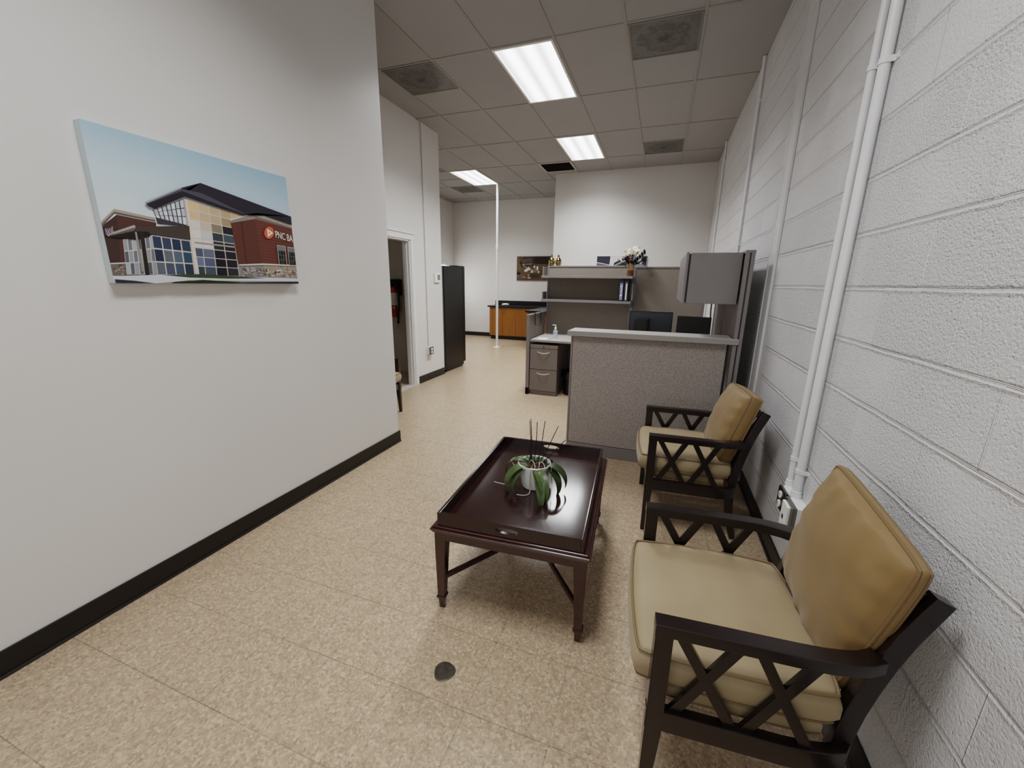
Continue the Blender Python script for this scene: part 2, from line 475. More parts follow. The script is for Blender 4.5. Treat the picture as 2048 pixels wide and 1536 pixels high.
def ceiling_vent(i, j, label, half=0):
    x0, y0 = TX+i*T, TY+(j*2+half)*T; x1, y1 = x0+T, y0+T; cx, cy = (x0+x1)/2, (y0+y1)/2
    t = thing('ceiling_vent', label, 'vent', (cx, cy, CZ), 0, 'square ceiling air vents')
    b = B()
    for lo, hi in (((x0+.012, y0+.012), (x1-.012, y0+.03)), ((x0+.012, y1-.03), (x1-.012, y1-.012)), ((x0+.012, y0+.03), (x0+.03, y1-.03)), ((x1-.03, y0+.03), (x1-.012, y1-.03))):
        box(b, (*lo, CZ-.005), (*hi, CZ+.008), .002)
    obj('vent_frame', b, VFR, t)
    b = B(); box(b, (x0+.03, y0+.03, CZ-.002), (x1-.03, y1-.03, CZ+.006)); obj('perforated_panel', b, DIRTY, t)
ceiling_vent(1, 0, 'sooty square ceiling vent nearest the block wall and the camera')
ceiling_vent(-3, 0, 'sooty square ceiling vent at the corner of the left partition')
ceiling_vent(1, 2, 'sooty square ceiling vent just before the white wall behind the cubicle', 1)
ceiling_vent(-6, 4, 'sooty square ceiling vent past the light panel by the pole')
ceiling_vent(-6, 2, 'sooty ceiling vent mostly hidden by the hall wall corner', 1)
x0, y0 = TX-2*T, TY+6*T
t = thing('return_grille', 'dark louvred return air grille in the ceiling by the white wall corner', 'vent', (x0+T/2, y0+T/2, CZ))
b = B()
for lo, hi in (((x0+.012, y0+.012), (x0+T-.012, y0+.035)), ((x0+.012, y0+T-.035), (x0+T-.012, y0+T-.012)), ((x0+.012, y0+.035), (x0+.035, y0+T-.035)), ((x0+T-.035, y0+.035), (x0+T-.012, y0+T-.035))):
    box(b, (*lo, CZ-.006), (*hi, CZ+.008), .002)
obj('grille_frame', b, pm('grille_frame_white', 'c5c1bb', .5), t)
b = B(); box(b, (x0+.035, y0+.035, CZ+.003), (x0+T-.035, y0+T-.035, CZ+.005))
for k in range(17):
    yy = y0+.05+k*.0315; bar(b, (x0+.035, yy, CZ+.001), (x0+T-.035, yy, CZ+.001), .022, .002, (0, -.6, 1))
obj('louvre_panel', b, pm('louvre_dark_brown', '37302b', .6), t)
# area lamps just below the lit panels, plus one unseen fill
def area(x, y, p, sx=.53, sy=1.14):
    d = bpy.data.lights.new('panel_and_fill_light', 'AREA'); d.shape = 'RECTANGLE'; d.size = sx; d.size_y = sy; d.energy = p; d.spread = R_(138); d.color = (.97, .985, 1.)
    o = bpy.data.objects.new('panel_and_fill_light', d); COL.objects.link(o); o.location = (x, y, CZ-.012)
for i, j in ((-1, 0), (-1, 2), (-5, 3)): area(TX+(i+.5)*T, TY+(2*j+1)*T, 50. if j == 0 else 40.)
area(-1.35, TY-5*T, 33.)  # out-of-view fill added overhead to brighten the near end
d = bpy.data.lights.new('side_room_fill', 'AREA'); d.size = .3; d.energy = 1.6; o = bpy.data.objects.new('side_room_fill', d); COL.objects.link(o); o.location = (-4.8, 4.4, 2.66)  # weak unseen fill added to lift the dark side room
# unseen soft fill added behind the camera to even out the walls
d = bpy.data.lights.new('rear_fill_light', 'AREA'); d.shape = 'RECTANGLE'; d.size = 2.6; d.size_y = 2.2; d.energy = 22.; d.color = (.95, .98, 1.)
o = bpy.data.objects.new('rear_fill_light', d); COL.objects.link(o); o.location = (-1.5, YR+.02, 1.5); o.rotation_euler = (R_(90), 0, 0)
w = bpy.data.worlds.new('world'); SC.world = w; w.use_nodes = True
w.node_tree.nodes['Background'].inputs[0].default_value = (.9, .95, 1, 1); w.node_tree.nodes['Background'].inputs[1].default_value = .05

# ---------------------------------------------------------------- conduits, boxes on the block wall
PAINTP = pm('painted_pipe', 'e2e2e3', .32, var=.02)
def conduit(name, label, x, y, z0, z1, r, straps, n=(1, 0), group=None):
    """a vertical pipe on a wall whose outward normal is n (x only); x is the wall face"""
    s = n[0]; cx = x+s*(r+.004)
    t = thing(name, label, 'conduit', (cx, y, z0), 0, group)
    b = B(); tube(b, [(cx, y, z0), (cx, y, (z0+z1)/2), (cx, y, z1)], r, 16); obj('pipe', b, PAINTP, t)
    for z in straps:
        b = B(); pts = [(x+s*.0015, y-r*2.6), (x+s*.0015, y-r*1.15)]
        for k in range(9):
            a = PI*k/8; pts.append((cx+s*math.sin(a)*(r+.0015), y-math.cos(a)*(r+.0015)))
        pts += [(x+s*.0015, y+r*1.15), (x+s*.0015, y+r*2.6)]
        sweep(b, [(p[0], p[1], z) for p in pts], rrect(.003, .022, .001, 1)); 
        for yy in (y-r*1.9, y+r*1.9):
            lathe(b, [(.0001, .004), (.004, .0035), (.005, 0)], (x+s*.002, yy, z), 8, 0, True, Matrix.Rotation(s*PI/2, 4, 'Y'))
        obj('strap', b, PAINTP, t)
    return t
c1 = conduit('conduit', 'white conduit on the block wall behind near chair, thinner pipe of the pair', 0, 2.222, .52, CZ, .0145, (.66, 2.33), (-1, 0), 'white wall conduits')
c2 = conduit('conduit', 'white conduit on the block wall, thicker pipe of the pair', 0, 2.098, .52, CZ, .019, (.645, 2.30), (-1, 0), 'white wall conduits')
conduit('conduit', 'white conduit on the block wall rising behind the overhead cabinet, nearer the return panel', 0, 4.92, 1.2, CZ, .015, (1.9, 3.2), (-1, 0), 'white wall conduits')
conduit('conduit', 'thin white conduit in the corner between block wall and white wall', 0, 7.36, .3, CZ, .014, (2.45, 3.3), (-1, 0), 'white wall conduits')
for t, y, r in ((c1, 2.222, .0145), (c2, 2.098, .019)):
    b = B(); lathe(b, [(r+.001, 0), (r+.006, 0), (r+.006, .012), (r+.003, .016), (r+.003, .03), (r+.001, .032)], (-(r+.004), y, .514), 16); obj('connector', b, PAINTP, t)
BOXW = pm('box_white_paint', 'e0e0df', .35); COVER = pm('galvanised_cover', '86837c', .28, 1., var=.15); DARKC = pm('dark_cover', '17150f', .3)
RECEP = pm('receptacle_white', 'f0efea', .3)
t = thing('outlet_box', 'white metal outlet box with two round receptacles under the thinner conduit', 'outlet', (0, 2.16, .4))
b = B(); box(b, (-.048, 2.108, .405), (0, 2.212, .514), .003); obj('box_body', b, BOXW, t)
b = B(); box(b, (-.064, 2.106, .403), (-.048, 2.214, .516), .006); obj('cover', b, COVER, t)
b = B(); box(b, (-.066, 2.114, .41), (-.0635, 2.206, .508), .001); obj('face_plate', b, DARKC, t)
for z in (.484, .436):
    b = B(); lathe(b, [(.019, 0), (.019, .004), (.016, .006)], (-.066, 2.16, z), 20, 0, True, Matrix.Rotation(-PI/2, 4, 'Y'))
    r_ = obj('receptacle', b, RECEP, t)
    b = B()
    for dy in (-.006, .006): box(b, (-.0728, 2.16+dy-.0012, z-.002), (-.0715, 2.16+dy+.0012, z+.008))
    lathe(b, [(.0022, 0), (.0022, .001)], (-.0715, 2.16, z-.008), 10, 0, True, Matrix.Rotation(-PI/2, 4, 'Y'))
    obj('slot', b, DARKC, r_)
t = thing('data_outlet', 'white wall box with a white data plate and blue jack under the thicker conduit', 'outlet', (0, 2.03, .38))
b = B(); box(b, (-.05, 1.965, .39), (0, 2.085, .514), .003); lathe(b, [(.003, 0), (.003, .001)], (-.025, 1.9648, .46), 8, 1, True, Matrix.Rotation(PI/2, 4, 'X')); lathe(b, [(.003, 0), (.003, .001)], (-.025, 1.9648, .43), 8, 1, True, Matrix.Rotation(PI/2, 4, 'X')); obj('box_body', b, [BOXW, DARKC], t)
b = B(); box(b, (-.068, 1.963, .385), (-.05, 2.087, .516), .004); obj('mud_ring', b, pm('grey_ring', '7b7870', .35, .8), t)
b = B(); box(b, (-.082, 1.985, .385), (-.068, 2.068, .505), .003); pl = obj('data_plate', b, RECEP, t)
b = B(); box(b, (-.0835, 2.022, .425), (-.0815, 2.042, .446), .001); obj('jack', b, pm('blue_jack', '1c3a6b', .4), pl)

# ---------------------------------------------------------------- hall wall fittings
conduit('conduit', 'thin white conduit on the hall wall ending at a small outlet box', HX, 5.335, .515, CZ, .009, (1.05, 2.7, 3.15), (1, 0), 'white wall conduits')
t = thing('outlet_box', 'small white outlet box low on the hall wall beside the refrigerator', 'outlet', (HX, 5.34, .4))
b = B(); box(b, (HX, 5.295, .405), (HX+.045, 5.385, .515), .003); obj('box_body', b, BOXW, t)
b = B(); box(b, (HX+.045, 5.288, .40), (HX+.06, 5.392, .52), .005); obj('cover', b, pm('grey_cover', '6d6a66', .35, .6), t)
for z in (.485, .436):
    b = B(); lathe(b, [(.02, 0), (.02, .004), (.016, .006)], (HX+.06, 5.34, z), 20, 0, True, Matrix.Rotation(PI/2, 4, 'Y')); obj('receptacle', b, RECEP, t)
t = thing('thermostat', 'white thermostat with a grey screen on the hall wall by the refrigerator', 'thermostat', (HX, 5.64, 1.48))
b = B(); box(b, (HX, 5.565, 1.475), (HX+.028, 5.715, 1.613), .006); obj('housing', b, RECEP, t)
b = B(); box(b, (HX+.0275, 5.628, 1.51), (HX+.030, 5.705, 1.592), .001); obj('screen', b, pm('lcd_grey', '70766f', .25), t)

# white support pole
t = thing('support_pole', 'slim white pole from floor to ceiling in the open area', 'pole', (-4.262, 8.81, 0))
b = B(); tube(b, [(-4.262, 8.81, 0), (-4.262, 8.81, 1.8), (-4.262, 8.81, CZ)], .027, 18); obj('pipe', b, PAINTP, t)
b = B(); lathe(b, [(.033, 0), (.034, .03), (.034, .1), (.031, .12)], (-4.262, 8.81, 2.2), 18); obj('coupling', b, PAINTP, t)
b = B(); lathe(b, [(.031, 0), (.031, .02)], (-4.262, 8.81, 1.15), 18); obj('clamp_band', b, PAINTP, t)
b = B(); lathe(b, [(.085, 0), (.085, .008), (.04, .016), (.03, .04)], (-4.262, 8.81, 0), 24); obj('floor_flange', b, PAINTP, t)

# ---------------------------------------------------------------- refrigerator
FR = pm('black_fridge_steel', '080707', .3, spec=.3, var=.1)
t = thing('refrigerator', 'tall black refrigerator standing against the end of the hall wall', 'refrigerator', (-4.36, 6.2, 0))
b = B(); box(b, (-4.72, 5.87, .03), (-4.0, 6.545, 1.735), .006); obj('cabinet', b, FR, t)
b = B(); box(b, (-4.715, 6.553, .075), (-4.003, 6.632, 1.74), .012); d = obj('fridge_door', b, FR, t)
b = B(); tube(b, [(-4.63, 6.632, .8), (-4.63, 6.68, .83), (-4.63, 6.685, 1.1), (-4.63, 6.68, 1.37), (-4.63, 6.632, 1.4)], .012, 10); obj('handle', b, STEEL, d)
b = B(); box(b, (-4.14, 6.33, 1.733), (-4.003, 6.62, 1.757), .006); obj('hinge_cover', b, pm('hinge_black', '0c0b0a', .5), t)
b = B(); box(b, (-4.71, 5.835, .05), (-4.012, 5.871, 1.72), .004); obj('rear_panel', b, pm('grey_fridge_back', '5f6a6c', .4, .4, var=.2, vscale=9), t)
b = B(); box(b, (-4.70, 5.93, 0), (-4.02, 6.53, .031), .003); obj('plinth', b, DARKC, t)

# ---------------------------------------------------------------- kitchen units at the far wall
MAPLE = m_wood('honey_maple_laminate', '7b4c19', '8c5b23', .35, 2, .15, 3.)
CTOP = pm('black_counter', '191a1e', .25, var=.1)
def base_cab(label, x0, x1, y0, y1, ndoors, face):
    t = thing('base_cabinet', label, 'cabinet', ((x0+x1)/2, (y0+y1)/2, 0), 0, 'honey wood base cabinets')
    b = B(); box(b, (x0, y0, .1), (x1, y1, .855), .002); obj('cabinet_body', b, MAPLE, t)
    b = B()
    if face == 'y': box(b, (x0+.01, y0+.05, 0), (x1, y1, .101))
    else: box(b, (x0+.05, y0+.01, 0), (x1, y1, .101))
    obj('toe_kick', b, BLACKB, t)
    n = ndoors; L = (x1-x0) if face == 'y' else (y1-y0)
    for k in range(n):
        a0, a1 = k*L/n+.003, (k+1)*L/n-.003
        b = B()
        if face == 'y': box(b, (x0+a0, y0-.02, .105), (x0+a1, y0, .85), .003)
        else: box(b, (x0-.02, y0+a0, .105), (x0, y0+a1, .85), .003)
        dd = obj('cabinet_door', b, MAPLE, t)
        a = (a1-.035 if k % 2 == 0 else a0+.035); b = B()
        if face == 'y': pts = [(x0+a, y0-.02, .70), (x0+a, y0-.045, .71), (x0+a, y0-.045, .78), (x0+a, y0-.02, .79)]
        else: pts = [(x0-.02, y0+a, .70), (x0-.045, y0+a, .71), (x0-.045, y0+a, .78), (x0-.02, y0+a, .79)]
        tube(b, pts, .005, 8); obj('handle', b, MAPLE, dd)
base_cab('honey wood base cabinet against the far wall behind the white pole', -5.0, -3.50, 10.12, FY-.004, 4, 'y')
base_cab('honey wood cabinet of the peninsula jutting out behind the grey cubicle', -3.46, -2.92, 8.70, 10.1, 3, 'x')
t = thing('counter_top', 'black counter top with backsplash on the far wall cabinets', 'counter', (-4.2, 10.35, .856))
b = B(); box(b, (-5.045, 10.06, .856), (-2.90, FY, .895), .004); obj('counter_slab', b, CTOP, t)
b = B(); box(b, (-5.03, FY-.02, .894), (-2.90, FY, 1.012), .003); obj('backsplash', b, CTOP, t)
b = B(); box(b, (-3.52, 8.62, .856), (-2.895, 10.058, .895), .004); tag(obj('counter_top', b, CTOP), 'black counter slab on the peninsula cabinet beside the grey cubicle', 'counter')
b = B(); lathe(b, [(.05, 0), (.09, .012), (.10, .03), (.085, .045), (.04, .055), (.002, .058)], (-4.62, 10.3, .896), 20); tag(obj('folded_cloth', b, pm('white_cloth', 'e4e4e2', .8, bump=.5, bscale=30, bdist=.01)), 'small white cloth bundle on the black counter behind the pole', 'cloth')

# ---------------------------------------------------------------- cubicle workstation
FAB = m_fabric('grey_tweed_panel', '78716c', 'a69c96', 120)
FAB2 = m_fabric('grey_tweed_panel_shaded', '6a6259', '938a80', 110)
TRIMG = pm('grey_powder_coat', '787272', .42, var=.04, bump=.05, bscale=300)
DTRIM = pm('dark_grey_gap', '2a2725', .6)
LAM = pm('pale_grey_laminate', 'b9b5b1', .33, var=.05, vscale=60)
EDGE = pm('grey_edge_band', '8d8781', .45)

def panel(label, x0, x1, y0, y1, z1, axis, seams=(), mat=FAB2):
    """a fabric office panel, thin along the other axis"""
    t = thing('cubicle_panel', label, 'office panel', ((x0+x1)/2, (y0+y1)/2, 0), 0, 'grey cubicle panels')
    b = B()
    if axis == 'x':
        box(b, (x0, y0, 0), (x0+.028, y1, z1-.02), .003); box(b, (x1-.028, y0, 0), (x1, y1, z1-.02), .003); box(b, (x0, y0, 0), (x1, y1, .1), .003)
        for s in seams: box(b, (s-.014, y0-.001, .1), (s+.014, y1+.001, z1-.02), .003)
    else:
        box(b, (x0, y0, 0), (x1, y0+.028, z1-.02), .003); box(b, (x0, y1-.028, 0), (x1, y1, z1-.02), .003); box(b, (x0, y0, 0), (x1, y1, .1), .003)
        for s in seams: box(b, (x0-.001, s-.004, .1), (x1+.001, s+.004, z1-.02), .001)
    obj('frame', b, TRIMG, t)
    b = B()
    if axis == 'x': box(b, (x0+.026, y0+.008, .1), (x1-.026, y1-.008, z1-.02), .006)
    else: box(b, (x0+.008, y0+.026, .1), (x1-.008, y1-.026, z1-.02), .006)
    obj('fabric', b, mat, t)
    b = B(); box(b, (x0-.002, y0-.002, z1-.022), (x1+.002, y1+.002, z1), .005); obj('top_cap', b, TRIMG, t)
    return t
PB = 5.885
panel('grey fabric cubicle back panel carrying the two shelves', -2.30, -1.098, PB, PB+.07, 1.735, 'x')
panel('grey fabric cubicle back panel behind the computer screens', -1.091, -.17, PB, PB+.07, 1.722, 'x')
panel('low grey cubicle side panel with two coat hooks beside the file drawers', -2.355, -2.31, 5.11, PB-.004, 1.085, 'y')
tall = panel('tall grey cubicle end panel carrying the overhead cabinet next to the block wall', -.185, -.125, 3.345, 4.72, 1.733, 'y', (4.05,), TRIMG)
b = B(); box(b, (-.160, 3.3425, .02), (-.150, 3.346, 1.715), .001); obj('reveal_strip', b, DTRIM, tall)

# reception counter
t = thing('reception_counter', 'grey fabric fronted reception counter with a pale top', 'counter', (-.8, 3.42, 0))
x0, x1, y0, y1 = -1.405, -.192, 3.385, 3.445
b = B(); box(b, (x0+.018, y0, .105), (x1-.022, y0+.03, 1.058), .006); obj('fabric', b, FAB, t)
b = B(); box(b, (x0+.008, y0+.03, .01), (x1-.006, y1, 1.06), .003); box(b, (x0, y0+.006, 0), (x0+.016, y1, 1.062), .003); obj('frame', b, TRIMG, t)
b = B(); box(b, (x1-.018, y0+.004, .02), (x1-.006, y0+.03, 1.06), .002); obj('joint_strip', b, DTRIM, t)
b = B(); box(b, (x0+.002, y0-.006, .0), (x1-.002, y0+.02, .102), .004); obj('kick_plate', b, TRIMG, t)
tp = B(); zt0, zt1 = 1.064, 1.106
pts = [(-1.425, 3.33), (-.150, 3.33), (-.150, 3.340), (-.192, 3.340), (-.192, 3.59), (-1.415, 3.59)]
vs0 = [tp.verts.new((x, y, zt0)) for x, y in pts]; vs1 = [tp.verts.new((x, y, zt1)) for x, y in pts]
tp.faces.new(list(reversed(vs0))).material_index = 1; tp.faces.new(vs1)
for k in range(6): tp.faces.new((vs0[k], vs0[(k+1) % 6], vs1[(k+1) % 6], vs1[k])).material_index = 1
bmesh.ops.bevel(tp, geom=[e for e in tp.edges], offset=.003, segments=2, affect='EDGES')
obj('counter_top', tp, [LAM, EDGE], t)

# work surface
t = thing('work_surface', 'pale grey desk top inside the cubicle above the file drawers', 'desk', (-1.2, 5.5, .73))
b = B(); box(b, (-2.306, 5.135, .731), (-.19, PB-.002, .756), .003); obj('desk_top', b, LAM, t)
b = B(); box(b, (-2.306, 5.130, .729), (-.19, 5.1355, .757), .002); obj('edge_band', b, EDGE, t)
for x in (-1.3, -.4):
    b = B(); box(b, (x-.02, 5.25, .0), (x+.02, 5.29, .731), .003); box(b, (x-.02, 5.2, 0), (x+.02, 5.8, .03), .003); obj('leg', b, TRIMG, t)

# two drawer pedestal
PULL = pm('satin_nickel', 'd2cfcb', .35, .5)
PED = pm('pedestal_grey', '746b66', .45, var=.03, bump=.04, bscale=400)
t = thing('file_cabinet', 'grey two drawer file cabinet under the left end of the desk', 'file cabinet', (-2.115, 5.45, 0))
fx0, fx1 = -2.303, -1.925
b = B(); box(b, (fx0, 5.155, .055), (fx1, 5.76, .692), .003); obj('cabinet_body', b, PED, t)
b = B(); box(b, (fx0+.004, 5.15, 0), (fx1-.0, 5.75, .056), .003); obj('plinth', b, PED, t)
b = B(); box(b, (fx0, 5.132, .642), (fx1, 5.156, .692), .004); lk = obj('top_rail', b, PED, t)
b = B(); lathe(b, [(.009, 0), (.009, .004), (.003, .005)], (-2.115, 5.132, .668), 14, 0, True, Matrix.Rotation(PI/2, 4, 'X')); obj('lock', b, DSTEEL, lk)
for z0, z1 in ((.358, .638), (.062, .352)):
    b = B(); box(b, (fx0, 5.132, z0), (fx1, 5.156, z1), .004); dr_ = obj('drawer', b, PED, t)
    b = B(); zc = z1-.05
    pts = [(-2.115+.085*u, 5.132-.026*(1-u*u), zc-.012*(1-u*u)+.006) for u in [k/6-1 for k in range(13)]]
    sweep(b, pts, rrect(.008, .014, .003, 2)); obj('handle', b, PULL, dr_)

# coat hooks
HK = pm('black_hook', '121110', .4)
for i, (y, lab) in enumerate(((5.335, 'black coat hook over the low cubicle panel, nearer the panel end'), (5.62, 'black coat hook over the low cubicle panel, nearer the back panel'))):
    b = B(); pts = [(-2.362, y, 1.05), (-2.362, y, 1.0905), (-2.30, y, 1.0905), (-2.302, y, 1.0), (-2.302, y, .955)]
    pts += [(-2.302+.03-.03*math.cos(a), y, .955-.03*math.sin(a)) for a in [PI*k/8 for k in range(1, 8)]]+[(-2.242, y, .965)]
    sweep(b, pts, rrect(.005, .024, .002, 1), (0, 1, 0)); tag(obj('coat_hook', b, HK), lab, 'hook', 'black over-panel coat hooks')

# overhead cabinet on the tall panel
t = thing('overhead_cabinet', 'grey overhead storage cabinet on the tall end panel', 'cabinet', (-.37, 4.0, 1.35))
b = B(); box(b, (-.535, 3.425, 1.352), (-.1885, 4.55, 1.722), .004); obj('cabinet_body', b, TRIMG, t)
b = B(); box(b, (-.566, 3.422, 1.352), (-.546, 4.552, 1.728), .005); dd = obj('flip_door', b, TRIMG, t)
b = B(); box(b, (-.5465, 3.436, 1.36), (-.534, 4.54, 1.716)); obj('shadow_gap', b, DTRIM, t)
b = B(); box(b, (-.1895, 3.43, 1.40), (-.1872, 3.45, 1.70)); obj('mounting_bracket', b, DTRIM, t)

# shelves
for z0, z1, zb, lab in ((1.560, 1.592, 1.713, 'upper grey shelf on the cubicle back panel with a flower vase'), (1.236, 1.268, 1.37, 'lower grey shelf on the cubicle back panel with two binders')):
    t = thing('wall_shelf', lab, 'shelf', (-1.7, 5.75, z0), 0, 'grey shelves on the cubicle back panel')
    b = B(); box(b, (-2.318, 5.62, z0), (-1.085, PB-.001, z1), .003); obj('board', b, TRIMG, t)
    b = B(); box(b, (-2.319, 5.68, z0+.02), (-2.302, PB-.001, zb), .003); obj('end_bracket', b, PED, t)
    b = B(); box(b, (-1.0845, 5.72, z0-.06), (-1.078, PB-.001, z0+.02), .002); obj('end_bracket', b, PED, t)

# binders
BK = pm('black_binder_vinyl', '0d0d11', .35)
for x0, x1, lab, sp in ((-1.252, -1.192, 'black binder with a lilac printed spine on the lower cubicle shelf', '7d7fa8'), (-1.186, -1.130, 'black binder with a narrow white spine label on the lower cubicle shelf', 'c9d2cf')):
    t = thing('ring_binder', lab, 'binder', ((x0+x1)/2, 5.75, 1.268), 0, 'binders on the lower shelf')
    b = B(); box(b, (x0, 5.645, 1.269), (x0+.004, 5.875, 1.535), .001); box(b, (x1-.004, 5.645, 1.269), (x1, 5.875, 1.535), .001); box(b, (x0, 5.645, 1.269), (x1, 5.65, 1.535), .001); obj('cover', b, BK, t)
    b = B(); box(b, (x0+.006, 5.66, 1.275), (x1-.006, 5.868, 1.522)); obj('paper', b, pm('paper_white', 'dcdad4', .8), t)
    b = B(); w = .036 if sp[0] == '7' else .018; c = (x0+x1)/2+.002; box(b, (c-w/2, 5.6436, 1.285), (c+w/2, 5.6452, 1.50)); sl = obj('spine_label', b, pm('spine_'+sp, sp, .4), t)
    if sp[0] == '7':
        b = B(); box(b, (c-.014, 5.643, 1.455), (c+.012, 5.6437, 1.468)); lathe(b, [(.013, 0), (.013, .0006)], (c, 5.6437, 1.345), 14, 0, True, Matrix.Rotation(PI/2, 4, 'X'))
        for k in range(7): box(b, (c-.004, 5.643, 1.37+k*.011), (c+.005, 5.6437, 1.377+k*.011))
        obj('spine_print', b, pm('spine_white', 'e6e6ee', .5), sl)

# screens, computer tower, cable
SCR = pm('screen_black', '0b0c0e', .18); MON = pm('monitor_plastic', '141517', .35); MON2 = pm('monitor_edge', '6f716f', .3)
t = thing('monitor', 'wide dark computer monitor beside the shelves with a grey top edge', 'monitor', (-.812, 5.45, .7575), 0, 'computer monitors in the cubicle')
b = B(); box(b, (-.258, -.018, .07), (.258, .018, .405), .006); obj('housing', b, [MON], t, True)
b = B(); box(b, (-.246, -.0205, .082), (.246, -.0178, .388), .0005); obj('screen', b, pm('screen_sheen', '303237', .3), t, True)
b = B(); box(b, (.0, -.019, .4035), (.257, .017, .4068), .001); obj('top_edge', b, MON2, t, True)
b = B(); bar(b, (0, .03, .012), (0, .03, .25), .07, .025, (0, 1, 0), .004); lathe(b, [(.12, 0), (.12, .008), (.10, .014)], (0, .02, 0), 28); obj('stand', b, MON, t, True)
t = thing('monitor', 'black computer monitor under the overhead cabinet, turned towards the counter', 'monitor', (-.325, 5.22, .7575), R_(-12), 'computer monitors in the cubicle')
b = B(); box(b, (-.185, -.018, .05), (.185, .018, .375), .006); obj('housing', b, MON, t, True)
b = B(); box(b, (-.175, -.0205, .06), (.175, -.0178, .365), .0005); obj('screen', b, pm('screen_dull', '050506', .5), t, True)
b = B(); bar(b, (0, .03, .012), (0, .03, .2), .06, .022, (0, 1, 0), .004); lathe(b, [(.10, 0), (.10, .008), (.08, .014)], (0, .02, 0), 28); obj('stand', b, MON, t, True)
t = thing('computer_tower', 'slim black computer tower on the desk in front of the wide monitor', 'computer', (-.905, 5.22, .7575), R_(-8))
b = B(); box(b, (-.078, -.08, 0), (.078, .08, .325), .004); obj('case', b, pm('tower_black', '08080a', .3), t, True)
b = B(); box(b, (-.070, -.083, .012), (.070, -.0795, .313), .002); obj('front_bezel', b, pm('tower_front', '121316', .35), t, True)
b = B(); tube(b, [(-.25, 4.40, 1.354), (-.247, 4.42, 1.25), (-.236, 4.41, 1.1), (-.232, 4.40, .95), (-.238, 4.41, .7), (-.245, 4.42, .3), (-.24, 4.42, .006), (-.23, 4.6, .006)], .006, 8); tag(obj('power_cord', b, HK), 'black cord hanging from the overhead cabinet behind the counter', 'cord')

# hand sanitizer and paper
CLEAR = NT('clear_gel'); CLEAR.set(Base_Color=(.82, .88, .95), Roughness=.08, Alpha=.45); CLEAR.b.inputs['Transmission Weight'].default_value = .5
t = thing('hand_sanitizer', 'clear pump bottle of hand sanitizer on the pale desk', 'bottle', (-2.03, 5.40, .757))
b = B(); lathe(b, [(.030, 0), (.034, .006), (.034, .085), (.030, .10), (.014, .115), (.013, .125)], (0, 0, 0), 24); obj('bottle', b, CLEAR.m, t, True)
b = B(); box(b, (.004, -.0352, .03), (.03, -.030, .085), .001); obj('bottle_label', b, pm('pale_blue_label', 'a9b6d6', .5), t, True)
b = B(); lathe(b, [(.016, .123), (.016, .145), (.007, .15), (.006, .172), (.009, .173), (.009, .183)], (0, 0, 0), 18); bar(b, (.006, 0, .18), (-.045, 0, .178), .012, .008, (0, 0, 1), .002); obj('pump', b, RECEP, t, True)
b = B(); box(b, (-2.24, 5.20, .7568), (-2.11, 5.37, .7582), 0, 0, None)
tag(obj('paper_sheet', b, pm('paper_sheet_white', 'e9e9e6', .7)), 'white folded paper lying on the desk by the low panel', 'paper')

# waste bin
t = thing('waste_bin', 'black waste bin lined with a plastic bag beside the file cabinet', 'bin', (-1.77, 5.36, 0))
b = B(); lathe(b, [(.095, 0), (.105, .01), (.13, .32), (.126, .32), (.10, .02), (.001, .018)], (0, 0, 0), 28, 0, False); obj('bucket', b, pm('bin_black', '0b0b0b', .4), t, True)
b = B(); N = 40
rings = []
for r, z in ((.136, .24), (.138, .30), (.134, .335), (.124, .33), (.118, .25)):
    rings.append([b.verts.new(((r+.006*math.sin(k*2.7+z*40))*math.cos(2*PI*k/N), (r+.006*math.sin(k*2.7+z*40))*math.sin(2*PI*k/N), z+.008*math.sin(k*1.9))) for k in range(N)])
ring_faces(b, rings, False, False); obj('bin_liner', b, pm('black_bag', '0a0a0c', .2, bump=.4, bscale=40, bdist=.01), t, True)

# gold vases on the back panel cap
GOLD = pm('polished_gold', 'a8925f', .14, 1.)
for i, (x, y, lab, k) in enumerate(((-2.25, 5.912, 'shiny gold bottle vase on the panel top, at the end of the panel', 1.0), (-2.155, 5.926, 'shiny gold bottle vase on the panel top, on the side nearer the flowers', .97))):
    b = B(); pr = [(.022, 0), (.034, .004), (.043, .03), (.045, .06), (.040, .085), (.024, .105), (.014, .118), (.0135, .145), (.017, .152), (.013, .152), (.010, .12)]
    lathe(b, [(r, z*k) for r, z in pr], (x, y, 1.7355), 28); tag(obj('gold_vase', b, GOLD), lab, 'vase', 'gold vases on the cubicle panel')

